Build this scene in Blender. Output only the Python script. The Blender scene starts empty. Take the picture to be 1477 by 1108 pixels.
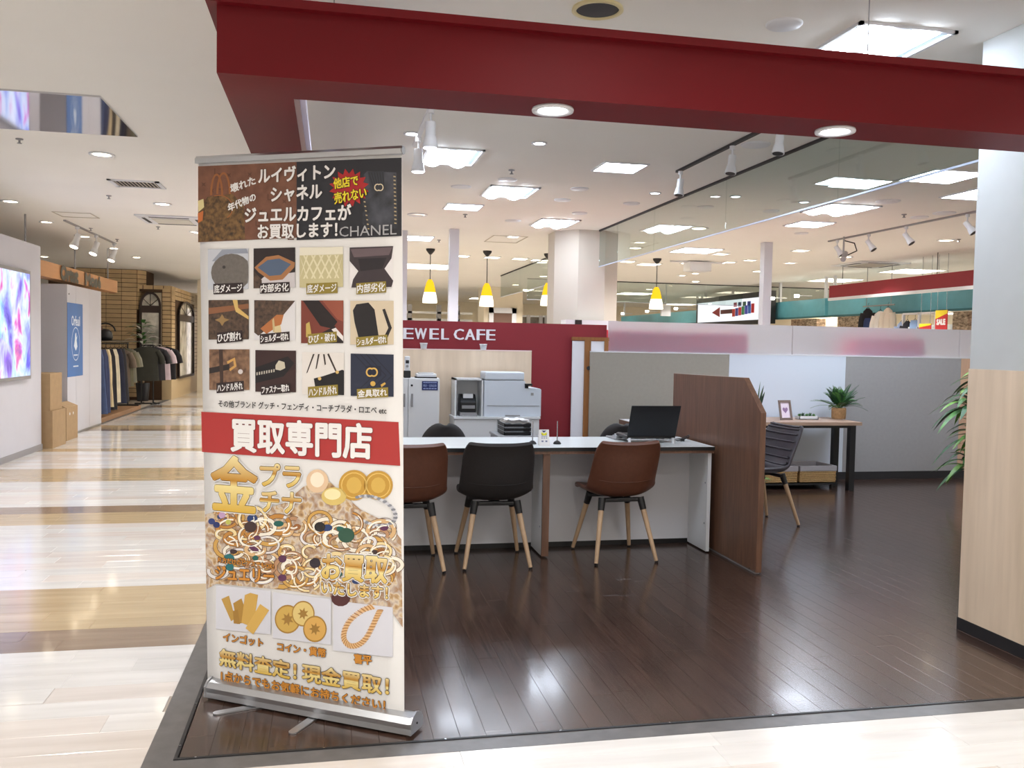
import bpy, math, random
from mathutils import Vector, Matrix
random.seed(7)
sc = bpy.context.scene
COL = sc.collection
# ------------------------------------------------------------------ camera
YAW, PIT, ROL = (math.radians(a) for a in (11.695, 2.540, 1.071))
FPX, EYE = 1266.0, Vector((0, 0, 1.40))
FW = Vector((math.sin(YAW)*math.cos(PIT), math.cos(YAW)*math.cos(PIT), -math.sin(PIT)))
_r = Vector((math.cos(YAW), -math.sin(YAW), 0)); _u = _r.cross(FW)
RT = _r*math.cos(ROL) + _u*math.sin(ROL); UP = -_r*math.sin(ROL) + _u*math.cos(ROL)
cam = bpy.data.cameras.new('camera'); cam.sensor_width = 36; cam.lens = FPX/1477*36; cam.clip_start = .05; cam.clip_end = 200
camo = bpy.data.objects.new('camera', cam); COL.objects.link(camo); sc.camera = camo
camo.matrix_world = Matrix(((RT.x, UP.x, -FW.x, EYE.x), (RT.y, UP.y, -FW.y, EYE.y), (RT.z, UP.z, -FW.z, EYE.z), (0, 0, 0, 1)))
# ------------------------------------------------------------------ world, exposure
sc.world = bpy.data.worlds.new('world'); sc.world.use_nodes = True
_bg = sc.world.node_tree.nodes['Background']; _bg.inputs[0].default_value = (1, .95, .88, 1); _bg.inputs[1].default_value = .8
sc.view_settings.view_transform = 'Standard'; sc.view_settings.look = 'None'; sc.view_settings.gamma = 1
sc.view_settings.use_curve_mapping = False; sc.view_settings.exposure = 0.36
PANEL_E, DOWN_E, FAR_E = 27.0, 16.0, 9.0        # radiance of LED panels, downlights, far-hall lamps
def area_lamp(x, y, z, power, size, col, spread):
    l = bpy.data.lights.new('ceiling_and_fill_lamp', 'AREA'); l.shape = 'DISK'; l.size = size; l.energy = power; l.color = col; l.spread = math.radians(spread)
    o = bpy.data.objects.new('ceiling_and_fill_lamp', l); COL.objects.link(o); o.location = (x, y, z); return o
WARM, COOL = (1, .98, .955), (.93, .97, 1)
CORR_Y = (5.3, 8.0, 10.72, 13.4, 16.1, 18.8, 21.5, 24.2)          # the corridor's row of downlights
HALL_XY = [(x, y) for y in (10.6, 13.0, 16, 19, 22) for x in (1.0, 4.6, 8.2)] + [(12.2, y) for y in (13, 16, 19, 23, 27)]  # grid of added lamps to brighten the hall and the far aisle shop
LAMPS = [(x, y, WARM) for y in (-3.4, -1.6, .2, 1.8) for x in (-4.2, -1.6, 1.0, 3.6, 6.2, 8.8)] + [(-1.9, y, WARM) for y in CORR_Y]  # front grid is added, unseen lamps to brighten floor and ceiling; corridor row follows
for x, y, c in LAMPS: area_lamp(x, y, 2.925, 19 if y < 3 else 24, .2, c, 140 if y < 3 else 120)
for x, y in HALL_XY: area_lamp(x, y, 2.925, 34, .3, WARM, 120)

# ------------------------------------------------------------------ pixel -> direction -> place
def ray(x, y): return (x-738.5)/FPX*RT - (y-554)/FPX*UP + FW
def onz(x, y, z=0.0): d = ray(x, y); return EYE + d*((z-EYE.z)/d.z)
def onx(x, y, X): d = ray(x, y); return EYE + d*(X/d.x)
def ony(x, y, Y): d = ray(x, y); return EYE + d*(Y/d.y)
def proj(p):
    v = Vector(p)-EYE; z = v.dot(FW)
    return (738.5+FPX*v.dot(RT)/z, 554-FPX*v.dot(UP)/z, z)

# ------------------------------------------------------------------ materials
def lin(c):
    return tuple(((v/255)/12.92 if v/255 <= .04045 else ((v/255+.055)/1.055)**2.4) for v in c)
MATS = {}
def mat(name, col, rough=.5, metal=0., var=0., scale=8., bump=0., coat=0., emit=0., stretch=None, spec=.5, objrand=0., col2=None, detail=4.):
    if name in MATS: return MATS[name]
    m = bpy.data.materials.new(name); m.use_nodes = True; nt = m.node_tree; b = nt.nodes['Principled BSDF']
    c = lin(col); b.inputs['Base Color'].default_value = (*c, 1)
    b.inputs['Roughness'].default_value = rough; b.inputs['Metallic'].default_value = metal
    b.inputs['Specular IOR Level'].default_value = spec
    if coat: b.inputs['Coat Weight'].default_value = coat; b.inputs['Coat Roughness'].default_value = .08
    if emit:
        b.inputs['Emission Color'].default_value = (*c, 1); b.inputs['Emission Strength'].default_value = emit
    if var or bump or col2:
        g = nt.nodes.new('ShaderNodeNewGeometry'); mp = nt.nodes.new('ShaderNodeMapping'); n = nt.nodes.new('ShaderNodeTexNoise')
        nt.links.new(g.outputs['Position'], mp.inputs['Vector']); nt.links.new(mp.outputs[0], n.inputs['Vector'])
        mp.inputs['Scale'].default_value = stretch or (1, 1, 1)
        n.inputs['Scale'].default_value = scale; n.inputs['Detail'].default_value = detail
        if objrand:
            oi = nt.nodes.new('ShaderNodeObjectInfo'); mu = nt.nodes.new('ShaderNodeVectorMath'); mu.operation = 'SCALE'
            cb = nt.nodes.new('ShaderNodeCombineXYZ')
            for k in range(3): nt.links.new(oi.outputs['Random'], cb.inputs[k])
            nt.links.new(cb.outputs[0], mu.inputs[0]); mu.inputs['Scale'].default_value = 37
            nt.links.new(mu.outputs[0], mp.inputs['Location'])
        r = nt.nodes.new('ShaderNodeValToRGB'); e = r.color_ramp.elements
        c2 = lin(col2) if col2 else c
        e[0].position = .3; e[1].position = .72
        e[0].color = (*[v*(1-var) for v in c], 1); e[1].color = (*[min(1, v*(1+var)) for v in c2], 1)
        nt.links.new(n.outputs['Fac'], r.inputs['Fac'])
        out = r.outputs['Color']
        if objrand:
            hs = nt.nodes.new('ShaderNodeHueSaturation'); mr = nt.nodes.new('ShaderNodeMapRange')
            nt.links.new(oi.outputs['Random'], mr.inputs['Value']); mr.inputs['To Min'].default_value = 1-objrand; mr.inputs['To Max'].default_value = 1+objrand
            nt.links.new(mr.outputs[0], hs.inputs['Value']); nt.links.new(out, hs.inputs['Color']); out = hs.outputs[0]
        nt.links.new(out, b.inputs['Base Color'])
        if bump:
            bp = nt.nodes.new('ShaderNodeBump'); bp.inputs['Strength'].default_value = bump; bp.inputs['Distance'].default_value = .01
            nt.links.new(n.outputs['Fac'], bp.inputs['Height']); nt.links.new(bp.outputs[0], b.inputs['Normal'])
    MATS[name] = m; return m
def glow(name, col, strength):
    if name in MATS: return MATS[name]
    m = bpy.data.materials.new(name); m.use_nodes = True; nt = m.node_tree; nt.nodes.clear()
    o = nt.nodes.new('ShaderNodeOutputMaterial'); e = nt.nodes.new('ShaderNodeEmission')
    e.inputs[0].default_value = (*lin(col), 1); e.inputs[1].default_value = strength; nt.links.new(e.outputs[0], o.inputs[0])
    MATS[name] = m; return m
def clear_glass(name, tint=(235, 242, 240), gloss=.05, rough=0.0):
    m = bpy.data.materials.new(name); m.use_nodes = True; nt = m.node_tree; nt.nodes.clear()
    o = nt.nodes.new('ShaderNodeOutputMaterial'); mx = nt.nodes.new('ShaderNodeMixShader'); t = nt.nodes.new('ShaderNodeBsdfTransparent'); g = nt.nodes.new('ShaderNodeBsdfGlossy')
    t.inputs[0].default_value = (*lin(tint), 1); g.inputs['Roughness'].default_value = rough
    f = nt.nodes.new('ShaderNodeLayerWeight'); pw_ = nt.nodes.new('ShaderNodeMath'); pw_.operation = 'POWER'; pw_.inputs[1].default_value = 4.0
    ad = nt.nodes.new('ShaderNodeMath'); ad.operation = 'MULTIPLY_ADD'; ad.inputs[1].default_value = .7; ad.inputs[2].default_value = gloss
    nt.links.new(f.outputs['Facing'], pw_.inputs[0]); nt.links.new(pw_.outputs[0], ad.inputs[0]); nt.links.new(ad.outputs[0], mx.inputs[0])
    nt.links.new(t.outputs[0], mx.inputs[1]); nt.links.new(g.outputs[0], mx.inputs[2]); nt.links.new(mx.outputs[0], o.inputs[0])
    MATS[name] = m; return m
def frosted_glass(name):
    m = bpy.data.materials.new(name); m.use_nodes = True; nt = m.node_tree; nt.nodes.clear()
    o = nt.nodes.new('ShaderNodeOutputMaterial'); mx = nt.nodes.new('ShaderNodeMixShader'); r = nt.nodes.new('ShaderNodeBsdfRefraction'); d = nt.nodes.new('ShaderNodeBsdfDiffuse')
    r.inputs['IOR'].default_value = 1.3; r.inputs['Roughness'].default_value = .68; r.inputs[0].default_value = (.93, .94, .97, 1)
    d.inputs[0].default_value = (.76, .75, .86, 1); mx.inputs[0].default_value = .22
    nt.links.new(r.outputs[0], mx.inputs[1]); nt.links.new(d.outputs[0], mx.inputs[2]); nt.links.new(mx.outputs[0], o.inputs[0])
    MATS[name] = m; return m
def gradient(name, stops, rough=.5, axis='Z'):
    """a printed vertical colour run, over the piece's own extent"""
    m = bpy.data.materials.new(name); m.use_nodes = True; nt = m.node_tree; b = nt.nodes['Principled BSDF']; b.inputs['Roughness'].default_value = rough
    tc = nt.nodes.new('ShaderNodeTexCoord'); sp = nt.nodes.new('ShaderNodeSeparateXYZ'); r = nt.nodes.new('ShaderNodeValToRGB')
    nt.links.new(tc.outputs['Generated'], sp.inputs[0]); nt.links.new(sp.outputs[axis], r.inputs[0])
    el = r.color_ramp.elements
    while len(el) < len(stops): el.new(.5)
    for e, (p, c) in zip(el, stops): e.position = p; e.color = (*lin(c), 1)
    nt.links.new(r.outputs[0], b.inputs['Base Color']); MATS[name] = m; return m

M_white = mat('white laminate', (226, 228, 230), .35)
M_wall = mat('white wall paint', (226, 226, 228), .7, var=.02, scale=3)
M_ceil = mat('ceiling paint', (240, 238, 232), .9, var=.015, scale=1.2)
M_red = mat('red fascia paint', (98, 11, 20), .5, var=.04, scale=3, spec=.2)
M_redwall = mat('red wall board', (140, 34, 46), .6, var=.03, scale=4)
M_brown = mat('brown wood laminate', (112, 80, 62), .38, var=.22, scale=6, stretch=(9, 9, .7))
M_lightwood = mat('pale maple laminate', (222, 200, 174), .45, var=.08, scale=2.2, stretch=(5, 5, .5), col2=(230, 210, 186))
M_black = mat('black plastic', (22, 22, 24), .4)
M_blackm = mat('black metal', (18, 18, 22), .45)
M_dark = mat('dark rubber', (34, 33, 36), .6)
M_alu = mat('brushed aluminium', (196, 198, 202), .3, .9)
M_steel = mat('chrome steel', (170, 172, 178), .18, 1)
M_grey = mat('grey metal', (150, 150, 152), .4, .3)
M_beige = mat('beige wall cloth', (158, 152, 142), .85, var=.03, scale=30)
M_greyb = mat('grey wall cloth', (158, 156, 156), .85, var=.03, scale=30)
M_stone = mat('grey floor border stone', (92, 90, 90), .35, var=.2, scale=14)
M_legwood = mat('beech wood', (186, 156, 124), .5, var=.12, scale=12, stretch=(3, 3, .4))
M_brownlea = mat('brown leatherette', (96, 58, 42), .42, var=.08, scale=40, bump=.05)
M_blacklea = mat('black fabric', (36, 32, 32), .75, var=.1, scale=90, bump=.06)
M_greylea = mat('dark grey leatherette', (66, 62, 70), .45, var=.06, scale=60, bump=.04)
M_corr = mat('corrugated cardboard', (168, 140, 104), .75, var=.06, scale=12)
M_wick = mat('tan woven paper', (196, 162, 112), .8, var=.2, scale=90)
M_liner = mat('grey lining cloth', (176, 172, 176), .9)
M_leaf = mat('green leaf', (46, 92, 50), .45, var=.35, scale=14, col2=(82, 132, 62))
M_leafd = mat('dark green leaf', (30, 66, 44), .45, var=.3, scale=20, col2=(52, 96, 52))
M_leaflt = mat('bright green leaf', (104, 150, 66), .45, var=.25, scale=18)
M_soil = mat('soil', (48, 38, 30), .95)
M_led = glow('LED panel light', (228, 239, 255), PANEL_E)
M_down = glow('downlight glow', (248, 249, 255), DOWN_E)
M_warm = glow('warm lamp glow', (255, 236, 205), DOWN_E)
M_far = glow('far hall lamp', (255, 240, 214), FAR_E)
M_teal = mat('teal fascia', (96, 168, 184), .4, var=.05)
M_glass = clear_glass('smoke barrier glass', gloss=.06)
M_frost = frosted_glass('frosted glass film')
M_cream = mat('cream wall', (232, 222, 200), .8, var=.02)
M_mirror = mat('mirror ceiling sheet', (206, 206, 212), .06, 1.0)
M_white2 = mat('white enamel', (222, 224, 228), .4)
M_print = mat('printed white vinyl', (228, 226, 224), .45)

# ------------------------------------------------------------------ mesh building
class MB:
    def __init__(s): s.v = []; s.f = []; s.sm = []
    def add(s, vs, fs, smooth=False):
        o = len(s.v); s.v += [tuple(v) for v in vs]; s.f += [tuple(i+o for i in f) for f in fs]; s.sm += [smooth]*len(fs); return s
    def box(s, x0, x1, y0, y1, z0, z1):
        return s.add([(x0, y0, z0), (x1, y0, z0), (x1, y1, z0), (x0, y1, z0), (x0, y0, z1), (x1, y0, z1), (x1, y1, z1), (x0, y1, z1)],
                     [(0, 3, 2, 1), (4, 5, 6, 7), (0, 1, 5, 4), (1, 2, 6, 5), (2, 3, 7, 6), (3, 0, 4, 7)])
    def cyl(s, a, b, r0, r1=None, n=16, cap=True):
        a = Vector(a); b = Vector(b); r1 = r0 if r1 is None else r1
        d = (b-a).normalized(); p = d.orthogonal().normalized(); q = d.cross(p); vs = []
        for c, r in ((a, r0), (b, r1)):
            for i in range(n): t = 2*math.pi*i/n; vs.append(c+(p*math.cos(t)+q*math.sin(t))*r)
        s.add(vs, [(i, (i+1) % n, n+(i+1) % n, n+i) for i in range(n)], True)
        if cap: s.add(vs[:n], [tuple(range(n-1, -1, -1))]); s.add(vs[n:], [tuple(range(n))])
        return s
    def lathe(s, prof, c=(0, 0, 0), n=24):
        vs = []
        for r, z in prof:
            for i in range(n): t = 2*math.pi*i/n; vs.append((c[0]+r*math.cos(t), c[1]+r*math.sin(t), c[2]+z))
        fs = [(k*n+i, k*n+(i+1) % n, (k+1)*n+(i+1) % n, (k+1)*n+i) for k in range(len(prof)-1) for i in range(n)]
        s.add(vs, fs, True)
        if prof[0][0] > 1e-5: s.add(vs[:n], [tuple(range(n-1, -1, -1))])
        if prof[-1][0] > 1e-5: s.add(vs[-n:], [tuple(range(n))])
        return s
    def prism(s, pts, axis, a, b):
        """polygon extruded along axis; pts are the two other coordinates in xyz order"""
        def p3(p, t): return {'x': (t, p[0], p[1]), 'y': (p[0], t, p[1]), 'z': (p[0], p[1], t)}[axis]
        n = len(pts); vs = [p3(p, a) for p in pts]+[p3(p, b) for p in pts]
        return s.add(vs, [tuple(range(n-1, -1, -1)), tuple(range(n, 2*n))]+[(i, (i+1) % n, n+(i+1) % n, n+i) for i in range(n)])
    def tube(s, path, r, n=8):
        path = [Vector(p) for p in path]; vs = []
        rs = r if isinstance(r, (list, tuple)) else [r]*len(path); ref = None
        for k, p in enumerate(path):
            d = (path[min(k+1, len(path)-1)]-path[max(k-1, 0)]).normalized()
            if ref is None: ref = d.orthogonal().normalized()
            ref = (ref-d*ref.dot(d)).normalized(); q = d.cross(ref)
            for i in range(n): t = 2*math.pi*i/n; vs.append(p+(ref*math.cos(t)+q*math.sin(t))*rs[k])
        s.add(vs, [(k*n+i, k*n+(i+1) % n, (k+1)*n+(i+1) % n, (k+1)*n+i) for k in range(len(path)-1) for i in range(n)], True)
        s.add(vs[:n], [tuple(range(n-1, -1, -1))]); s.add(vs[-n:], [tuple(range(n))]); return s
    def torus(s, c, R, r, n=24, k=8, axis='z', squash=1.):
        vs = []
        for i in range(n):
            t = 2*math.pi*i/n
            for j in range(k):
                u = 2*math.pi*j/k; a = (R+r*math.cos(u)); x, y, z = a*math.cos(t), a*math.sin(t)*squash, r*math.sin(u)
                p = {'z': (x, y, z), 'y': (x, z, y), 'x': (z, x, y)}[axis]; vs.append((c[0]+p[0], c[1]+p[1], c[2]+p[2]))
        return s.add(vs, [(i*k+j, ((i+1) % n)*k+j, ((i+1) % n)*k+(j+1) % k, i*k+(j+1) % k) for i in range(n) for j in range(k)], True)
    def grid(s, rows, smooth=True):
        n = len(rows[0]); vs = [p for r in rows for p in r]
        return s.add(vs, [(i*n+j, i*n+j+1, (i+1)*n+j+1, (i+1)*n+j) for i in range(len(rows)-1) for j in range(n-1)], smooth)
    def mesh(s, name, m):
        me = bpy.data.meshes.new(name); me.from_pydata(s.v, [], s.f); me.polygons.foreach_set('use_smooth', s.sm)
        me.materials.append(m); me.update(); return me
    def build(s, name, m, parent=None, bevel=0, local=False, solid=0, sub=0, label=None):
        if parent is not None and not local:
            L = parent.get('_o', (0, 0, 0)); s.v = [(x-L[0], y-L[1], z-L[2]) for x, y, z in s.v]
        o = bpy.data.objects.new(name, s.mesh(name, m)); COL.objects.link(o); o.parent = parent
        if parent is not None and not local: o['_o'] = tuple(parent.get('_o', (0, 0, 0)))
        if solid: md = o.modifiers.new('thick', 'SOLIDIFY'); md.thickness = solid; md.offset = 0
        if sub: md = o.modifiers.new('smooth', 'SUBSURF'); md.levels = md.render_levels = sub
        if bevel: md = o.modifiers.new('edge', 'BEVEL'); md.width = bevel; md.segments = 2; md.limit_method = 'ANGLE'
        if label: o['label'] = label
        return o
def tag(o, label, cat, group=None, kind=None):
    o['label'] = label; o['category'] = cat
    if group: o['group'] = group
    if kind: o['kind'] = kind
    return o
def thing(name, label, cat, loc=(0, 0, 0), group=None, rotz=0, kind=None):
    o = bpy.data.objects.new(name, None); COL.objects.link(o); o.location = loc; o.rotation_euler = (0, 0, rotz)
    o.empty_display_size = .1; o['_o'] = tuple(loc); return tag(o, label, cat, group, kind)
def solo(name, mb, m, label, cat, group=None, kind=None, **k):
    return tag(mb.build(name, m, **k), label, cat, group, kind)
def copy_tree(o, parent=None):
    c = o.copy(); COL.objects.link(c); c.parent = parent
    for ch in o.children: copy_tree(ch, c)
    return c
def B(*a): return MB().box(*a)

# text: outlines of the built-in font as flat mesh, made bold by stacked shifted copies
_tc = {}
def text_geo(s):
    if s not in _tc:
        c = bpy.data.curves.new('t', 'FONT'); c.body = s; c.size = 1; c.resolution_u = 2
        o = bpy.data.objects.new('t', c); COL.objects.link(o)
        me = bpy.data.meshes.new_from_object(o.evaluated_get(bpy.context.evaluated_depsgraph_get()))
        vs = [tuple(v.co) for v in me.vertices]; fs = [tuple(p.vertices) for p in me.polygons]
        bpy.data.objects.remove(o); bpy.data.meshes.remove(me); bpy.data.curves.remove(c)
        x0 = min(v[0] for v in vs); x1 = max(v[0] for v in vs); y0 = min(v[1] for v in vs); y1 = max(v[1] for v in vs)
        _tc[s] = ([((x-x0)/(x1-x0), (y-y0)/(y1-y0)) for x, y, z in vs], fs, (x1-x0)/(y1-y0))
    return _tc[s]
def text_on(name, s, m, o, ux, uy, nrm, parent, bold=.0, lift=.001, local=False, lab=None):
    """text filling the parallelogram o, o+ux, o+uy; bold in metres"""
    pts, fs, _ = text_geo(s); mb = MB(); o = Vector(o); ex = ux.normalized(); ey = uy.normalized(); k = 0
    dirs = [(0, 0)]+([(math.cos(a*math.pi/4), math.sin(a*math.pi/4)) for a in range(8)] if bold else [])
    for dx, dy in dirs:
        b = o+ex*dx*bold+ey*dy*bold+nrm*(lift+k*.00004); k += 1
        mb.add([b+ux*x+uy*y for x, y in pts], fs)
    return mb.build(name, m, parent, local=local, label=lab)

# ================================================================== STRUCTURE
ZC = 2.94
floor = solo('floor', B(-16, 26, -5, 48, -.06, -.006), mat('floor joint grey', (172, 160, 146), .5), 'glossy mall corridor floor of pale planks with tan and brown stripes', 'floor', kind='structure')
floor['_o'] = (0, 0, 0)
P_MATS = {}
for nm, c, c2 in (('w', (206, 203, 200), (216, 214, 211)), ('p', (204, 195, 188), (213, 206, 200)), ('t', (172, 150, 116), (188, 167, 133)), ('b', (126, 106, 90), (142, 122, 104))):
    P_MATS[nm] = mat('corridor plank '+nm, c, .16, var=.03, scale=2.5, stretch=(.6, 6, 1), col2=c2, coat=.35, objrand=.035)
def stripe(y):
    for a, b, m in ((4.18, 4.48, 'b'), (4.48, 5.23, 't'), (6.98, 7.43, 't'), (7.43, 7.73, 'b'), (9.08, 9.98, 't'), (11.48, 11.78, 't'), (14.03, 14.33, 'b'),
                    (14.33, 14.93, 't'), (16.9, 17.2, 't'), (18.9, 19.5, 'b'), (22, 22.6, 't'), (25, 25.6, 'b')):
        if a-.01 <= y < b-.01: return m
    return None
def plank_mesh(name, lx, ly, h, m, ch=.0015):
    mb = MB(); x, y = lx/2, ly/2
    mb.add([(-x, -y, -h), (x, -y, -h), (x, y, -h), (-x, y, -h), (-x, -y, -ch), (x, -y, -ch), (x, y, -ch), (-x, y, -ch), (-x+ch, -y+ch, 0), (x-ch, -y+ch, 0), (x-ch, y-ch, 0), (-x+ch, y-ch, 0)],
           [(0, 1, 5, 4), (1, 2, 6, 5), (2, 3, 7, 6), (3, 0, 4, 7), (4, 5, 9, 8), (5, 6, 10, 9), (6, 7, 11, 10), (7, 4, 8, 11), (8, 9, 10, 11)])
    return mb.mesh(name, m)
def lay(cells, keep, parent, meshes, L, W, axis):
    """cells: (cx, cy, lx, ly, key); the `keep` nearest that are in view become parts, the rest one mesh per key"""
    def rank(c):
        px, py, z = proj((c[0], c[1], 0))
        if z < .3 or not (-90 < px < 1567 and 300 < py < 1230): return 1e9+abs(z)
        return z
    cells.sort(key=rank)
    for cx, cy, lx, ly, key in cells[:keep]:
        o = bpy.data.objects.new('plank', meshes[key]); COL.objects.link(o); o.parent = parent; o.location = (cx, cy, 0)
        o.scale = (lx/(L if axis == 'x' else W), ly/(W if axis == 'x' else L), 1)
    for key in meshes:
        mb = MB(); g = .0012
        for cx, cy, lx, ly, k in cells[keep:]:
            if k == key: mb.add([(cx-lx/2+g, cy-ly/2+g, 0), (cx+lx/2-g, cy-ly/2+g, 0), (cx+lx/2-g, cy+ly/2-g, 0), (cx-lx/2+g, cy+ly/2-g, 0)], [(0, 1, 2, 3)])
        if mb.v: mb.build('plank_field', meshes[key].materials[0], parent)['kind'] = 'stuff'
cells = []; W = .15; rng = random.Random(3)
for k in range(-26, 160):
    y0 = 4.18+k*W; cy = y0+W/2
    xa, xb = (-5.2, 5.0) if cy < 2.93 else (-3.5, -.595) if cy < 11.8 else (-3.6, -.595)
    base = stripe(y0+.02); x = xa-rng.random()*.92
    while x < xb:
        a, b = max(x, xa), min(x+.92, xb)
        if b-a > .03: cells.append(((a+b)/2, cy, b-a, W, base or ('p' if rng.random() < .28 else 'w')))
        x += .92
lay(cells, 300, floor, {k: plank_mesh('plank', .92, W, .006, m) for k, m in P_MATS.items()}, .92, W, 'x')

shop = solo('floor.001', B(-.595, 7.4, 2.93, 8.75, -.05, -.005), M_dark, 'dark brown wooden plank floor of the shop', 'floor', kind='structure')
shop['_o'] = (0, 0, 0)
M_plank = mat('dark walnut plank', (45, 32, 27), .22, var=.36, scale=5, stretch=(20, .8, 1), coat=.12, objrand=.12, col2=(66, 48, 40), bump=.02)
cells = []; W = .095
for k in range(83):
    xa = -.485+k*W; cx = xa+W/2; y = 3.03-rng.random()*.9
    while y < 8.6:
        a, b = max(y, 3.03), min(y+.9, 8.6)
        if b-a > .03: cells.append((cx, (a+b)/2, W, b-a, 'd'))
        y += .9
lay(cells, 300, shop, {'d': plank_mesh('plank', W, .9, .005, M_plank, .001)}, .9, W, 'y')
solo('trim_1', B(-.595, -.5, 2.93, 8.7, -.03, .001), M_stone, 'grey stone border strip along the corridor side of the shop floor', 'floor border', kind='structure')
solo('trim_2', B(-.5, 7.4, 2.93, 3.018, -.03, .001), M_stone, 'grey stone border strip along the front of the shop floor', 'floor border', kind='structure')
tr = solo('trim_3', MB().box(-.5, 7.4, 3.018, 3.03, -.02, .004).box(-.5, -.488, 3.03, 8.6, -.02, .004), M_blackm, 'thin black metal edging with screws round the wooden floor', 'edging', kind='structure')
for i in range(12): MB().cyl((.02+i*.42-.45, 3.024, .003), (.02+i*.42-.45, 3.024, .0055), .004, n=8).build('screw', M_steel, tr)
for i in range(4): MB().cyl((-.494, 3.12+i*.36, .003), (-.494, 3.12+i*.36, .0055), .004, n=8).build('screw', M_steel, tr)

solo('ceiling', B(-16, 26, -5, 48, ZC, ZC+.2), M_ceil, 'flat off-white ceiling over shop and corridor', 'ceiling', kind='structure')

# pillar at the shop's corner
p = thing('column', 'broad square pillar with maple panel below and grey paint above', 'pillar', (3.144, 3.25, 0), kind='structure')
B(3.144, 3.85, 3.25, 3.853, 1.324, ZC).build('upper_panel', mat('grey pillar paint', (198, 202, 202), .75, var=.02), p)
B(3.140, 3.854, 3.246, 3.857, .06, 1.324).build('lower_panel', M_lightwood, p)
B(3.136, 3.858, 3.242, 3.861, 0, .06).build('baseboard', M_dark, p)

# red fascia frame hung from the ceiling
fa = thing('hanging_fascia', 'dark red hanging fascia frame with two downlights above the shop front', 'fascia', (-.368, 3.0, 2.258))
B(-.368, 7.2, 3.0, 3.252, 2.258, 2.472).build('front_beam', M_red, fa)
B(-.368, -.138, 3.252, 8.7, 2.258, 2.472).build('side_beam', M_red, fa)
MB().box(-.40, 7.2, 2.965, 3.26, 2.472, 2.50).box(-.40, -.13, 3.26, 8.7, 2.472, 2.50).build('top_ledge', M_red, fa)
rl = B(-.138, -.118, 3.27, 8.6, 2.262, 2.32).build('curtain_rail', M_alu, fa); B(-.118, -.098, 3.29, 8.6, 2.27, 2.31).build('rail_lip', mat('pale lilac plastic', (196, 190, 214), .5), rl)
for x in (.0, 2.02, 4.2): MB().cyl((x, 3.1, 2.5), (x, 3.1, ZC), .0025, n=6).build('hanging_wire', M_steel, fa)
MB().cyl((-.25, 6.0, 2.5), (-.25, 6.0, ZC), .0025, n=6).build('hanging_wire', M_steel, fa)
def downlight(loc, r, label, group, m=M_down, depth=.012, ring=M_white2):
    t = thing('downlight', label, 'downlight', loc, group)
    MB().lathe([(r*.72, 0), (r, 0), (r*1.02, -depth*.5), (r, -depth), (r*.74, -depth*.8), (r*.72, 0)], loc, 24).build('trim_ring', ring, t)
    MB().lathe([(.0001, -depth*.45), (r*.72, -depth*.45)], loc, 24).build('lamp', m, t); return t
for px, py, lb in ((797, 157, 'round white downlight in the red fascia over the chairs'), (1203, 188, 'round white downlight in the red fascia closer to the pillar')):
    q = onz(px, py, 2.258); downlight((q.x, 3.126, 2.258), .075, lb, 'downlights in the red fascia')

# left corridor wall with screen
M_wallgrey = mat('lilac white wall paint', (202, 202, 209), .7, var=.02, scale=3)
w = thing('wall_left', 'white corridor wall with a lit screen, ending at the cartons', 'wall', (-3.5, 8, 0), kind='structure')
B(-4.6, -3.5, 2.0, 11.78, .07, 2.5).build('wall_panel', M_wallgrey, w); B(-4.6, -3.488, 2.0, 11.785, 0, .07).build('baseboard', mat('grey skirting', (150, 148, 150), .5), w)
t = thing('wall_screen', 'large lit advertising screen with blue and pink city picture on white wall', 'screen', (-3.5, 9.6, 1.5))
B(-3.5, -3.455, 9.2, 11.27, .90, 2.16).build('screen_frame', M_grey, t, bevel=.004)
def screen_mat():
    m = bpy.data.materials.new('city picture'); m.use_nodes = True; nt = m.node_tree; nt.nodes.clear()
    o = nt.nodes.new('ShaderNodeOutputMaterial'); e = nt.nodes.new('ShaderNodeEmission'); g = nt.nodes.new('ShaderNodeNewGeometry')
    v = nt.nodes.new('ShaderNodeTexVoronoi'); v.inputs['Scale'].default_value = 2.2; mp = nt.nodes.new('ShaderNodeMapping'); mp.inputs['Scale'].default_value = (1, 1.4, 1)
    n = nt.nodes.new('ShaderNodeTexNoise'); n.inputs['Scale'].default_value = 2.6; n.inputs['Detail'].default_value = 5; n.inputs['Distortion'].default_value = .5
    nt.links.new(g.outputs['Position'], mp.inputs[0]); nt.links.new(mp.outputs[0], n.inputs[0]); nt.links.new(mp.outputs[0], v.inputs[0])
    r = nt.nodes.new('ShaderNodeValToRGB'); el = r.color_ramp.elements
    while len(el) < 6: el.new(.5)
    for q, (ps, c) in zip(el, ((.26, (92, 88, 176)), (.38, (140, 136, 222)), (.47, (170, 196, 236)), (.58, (214, 228, 244)), (.66, (214, 120, 186)), (.76, (130, 100, 186)))): q.position = ps; q.color = (*lin(c), 1)
    nt.links.new(n.outputs['Fac'], r.inputs[0]); mx = nt.nodes.new('ShaderNodeMix'); mx.data_type = 'RGBA'; mx.blend_type = 'SOFT_LIGHT'; mx.inputs[0].default_value = .35
    nt.links.new(r.outputs[0], mx.inputs[6]); nt.links.new(v.outputs['Color'], mx.inputs[7]); nt.links.new(mx.outputs[2], e.inputs[0]); e.inputs[1].default_value = 1.15; nt.links.new(e.outputs[0], o.inputs[0]); return m
B(-3.455, -3.452, 9.24, 11.23, .94, 2.12).build('display', screen_mat(), t)

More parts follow.
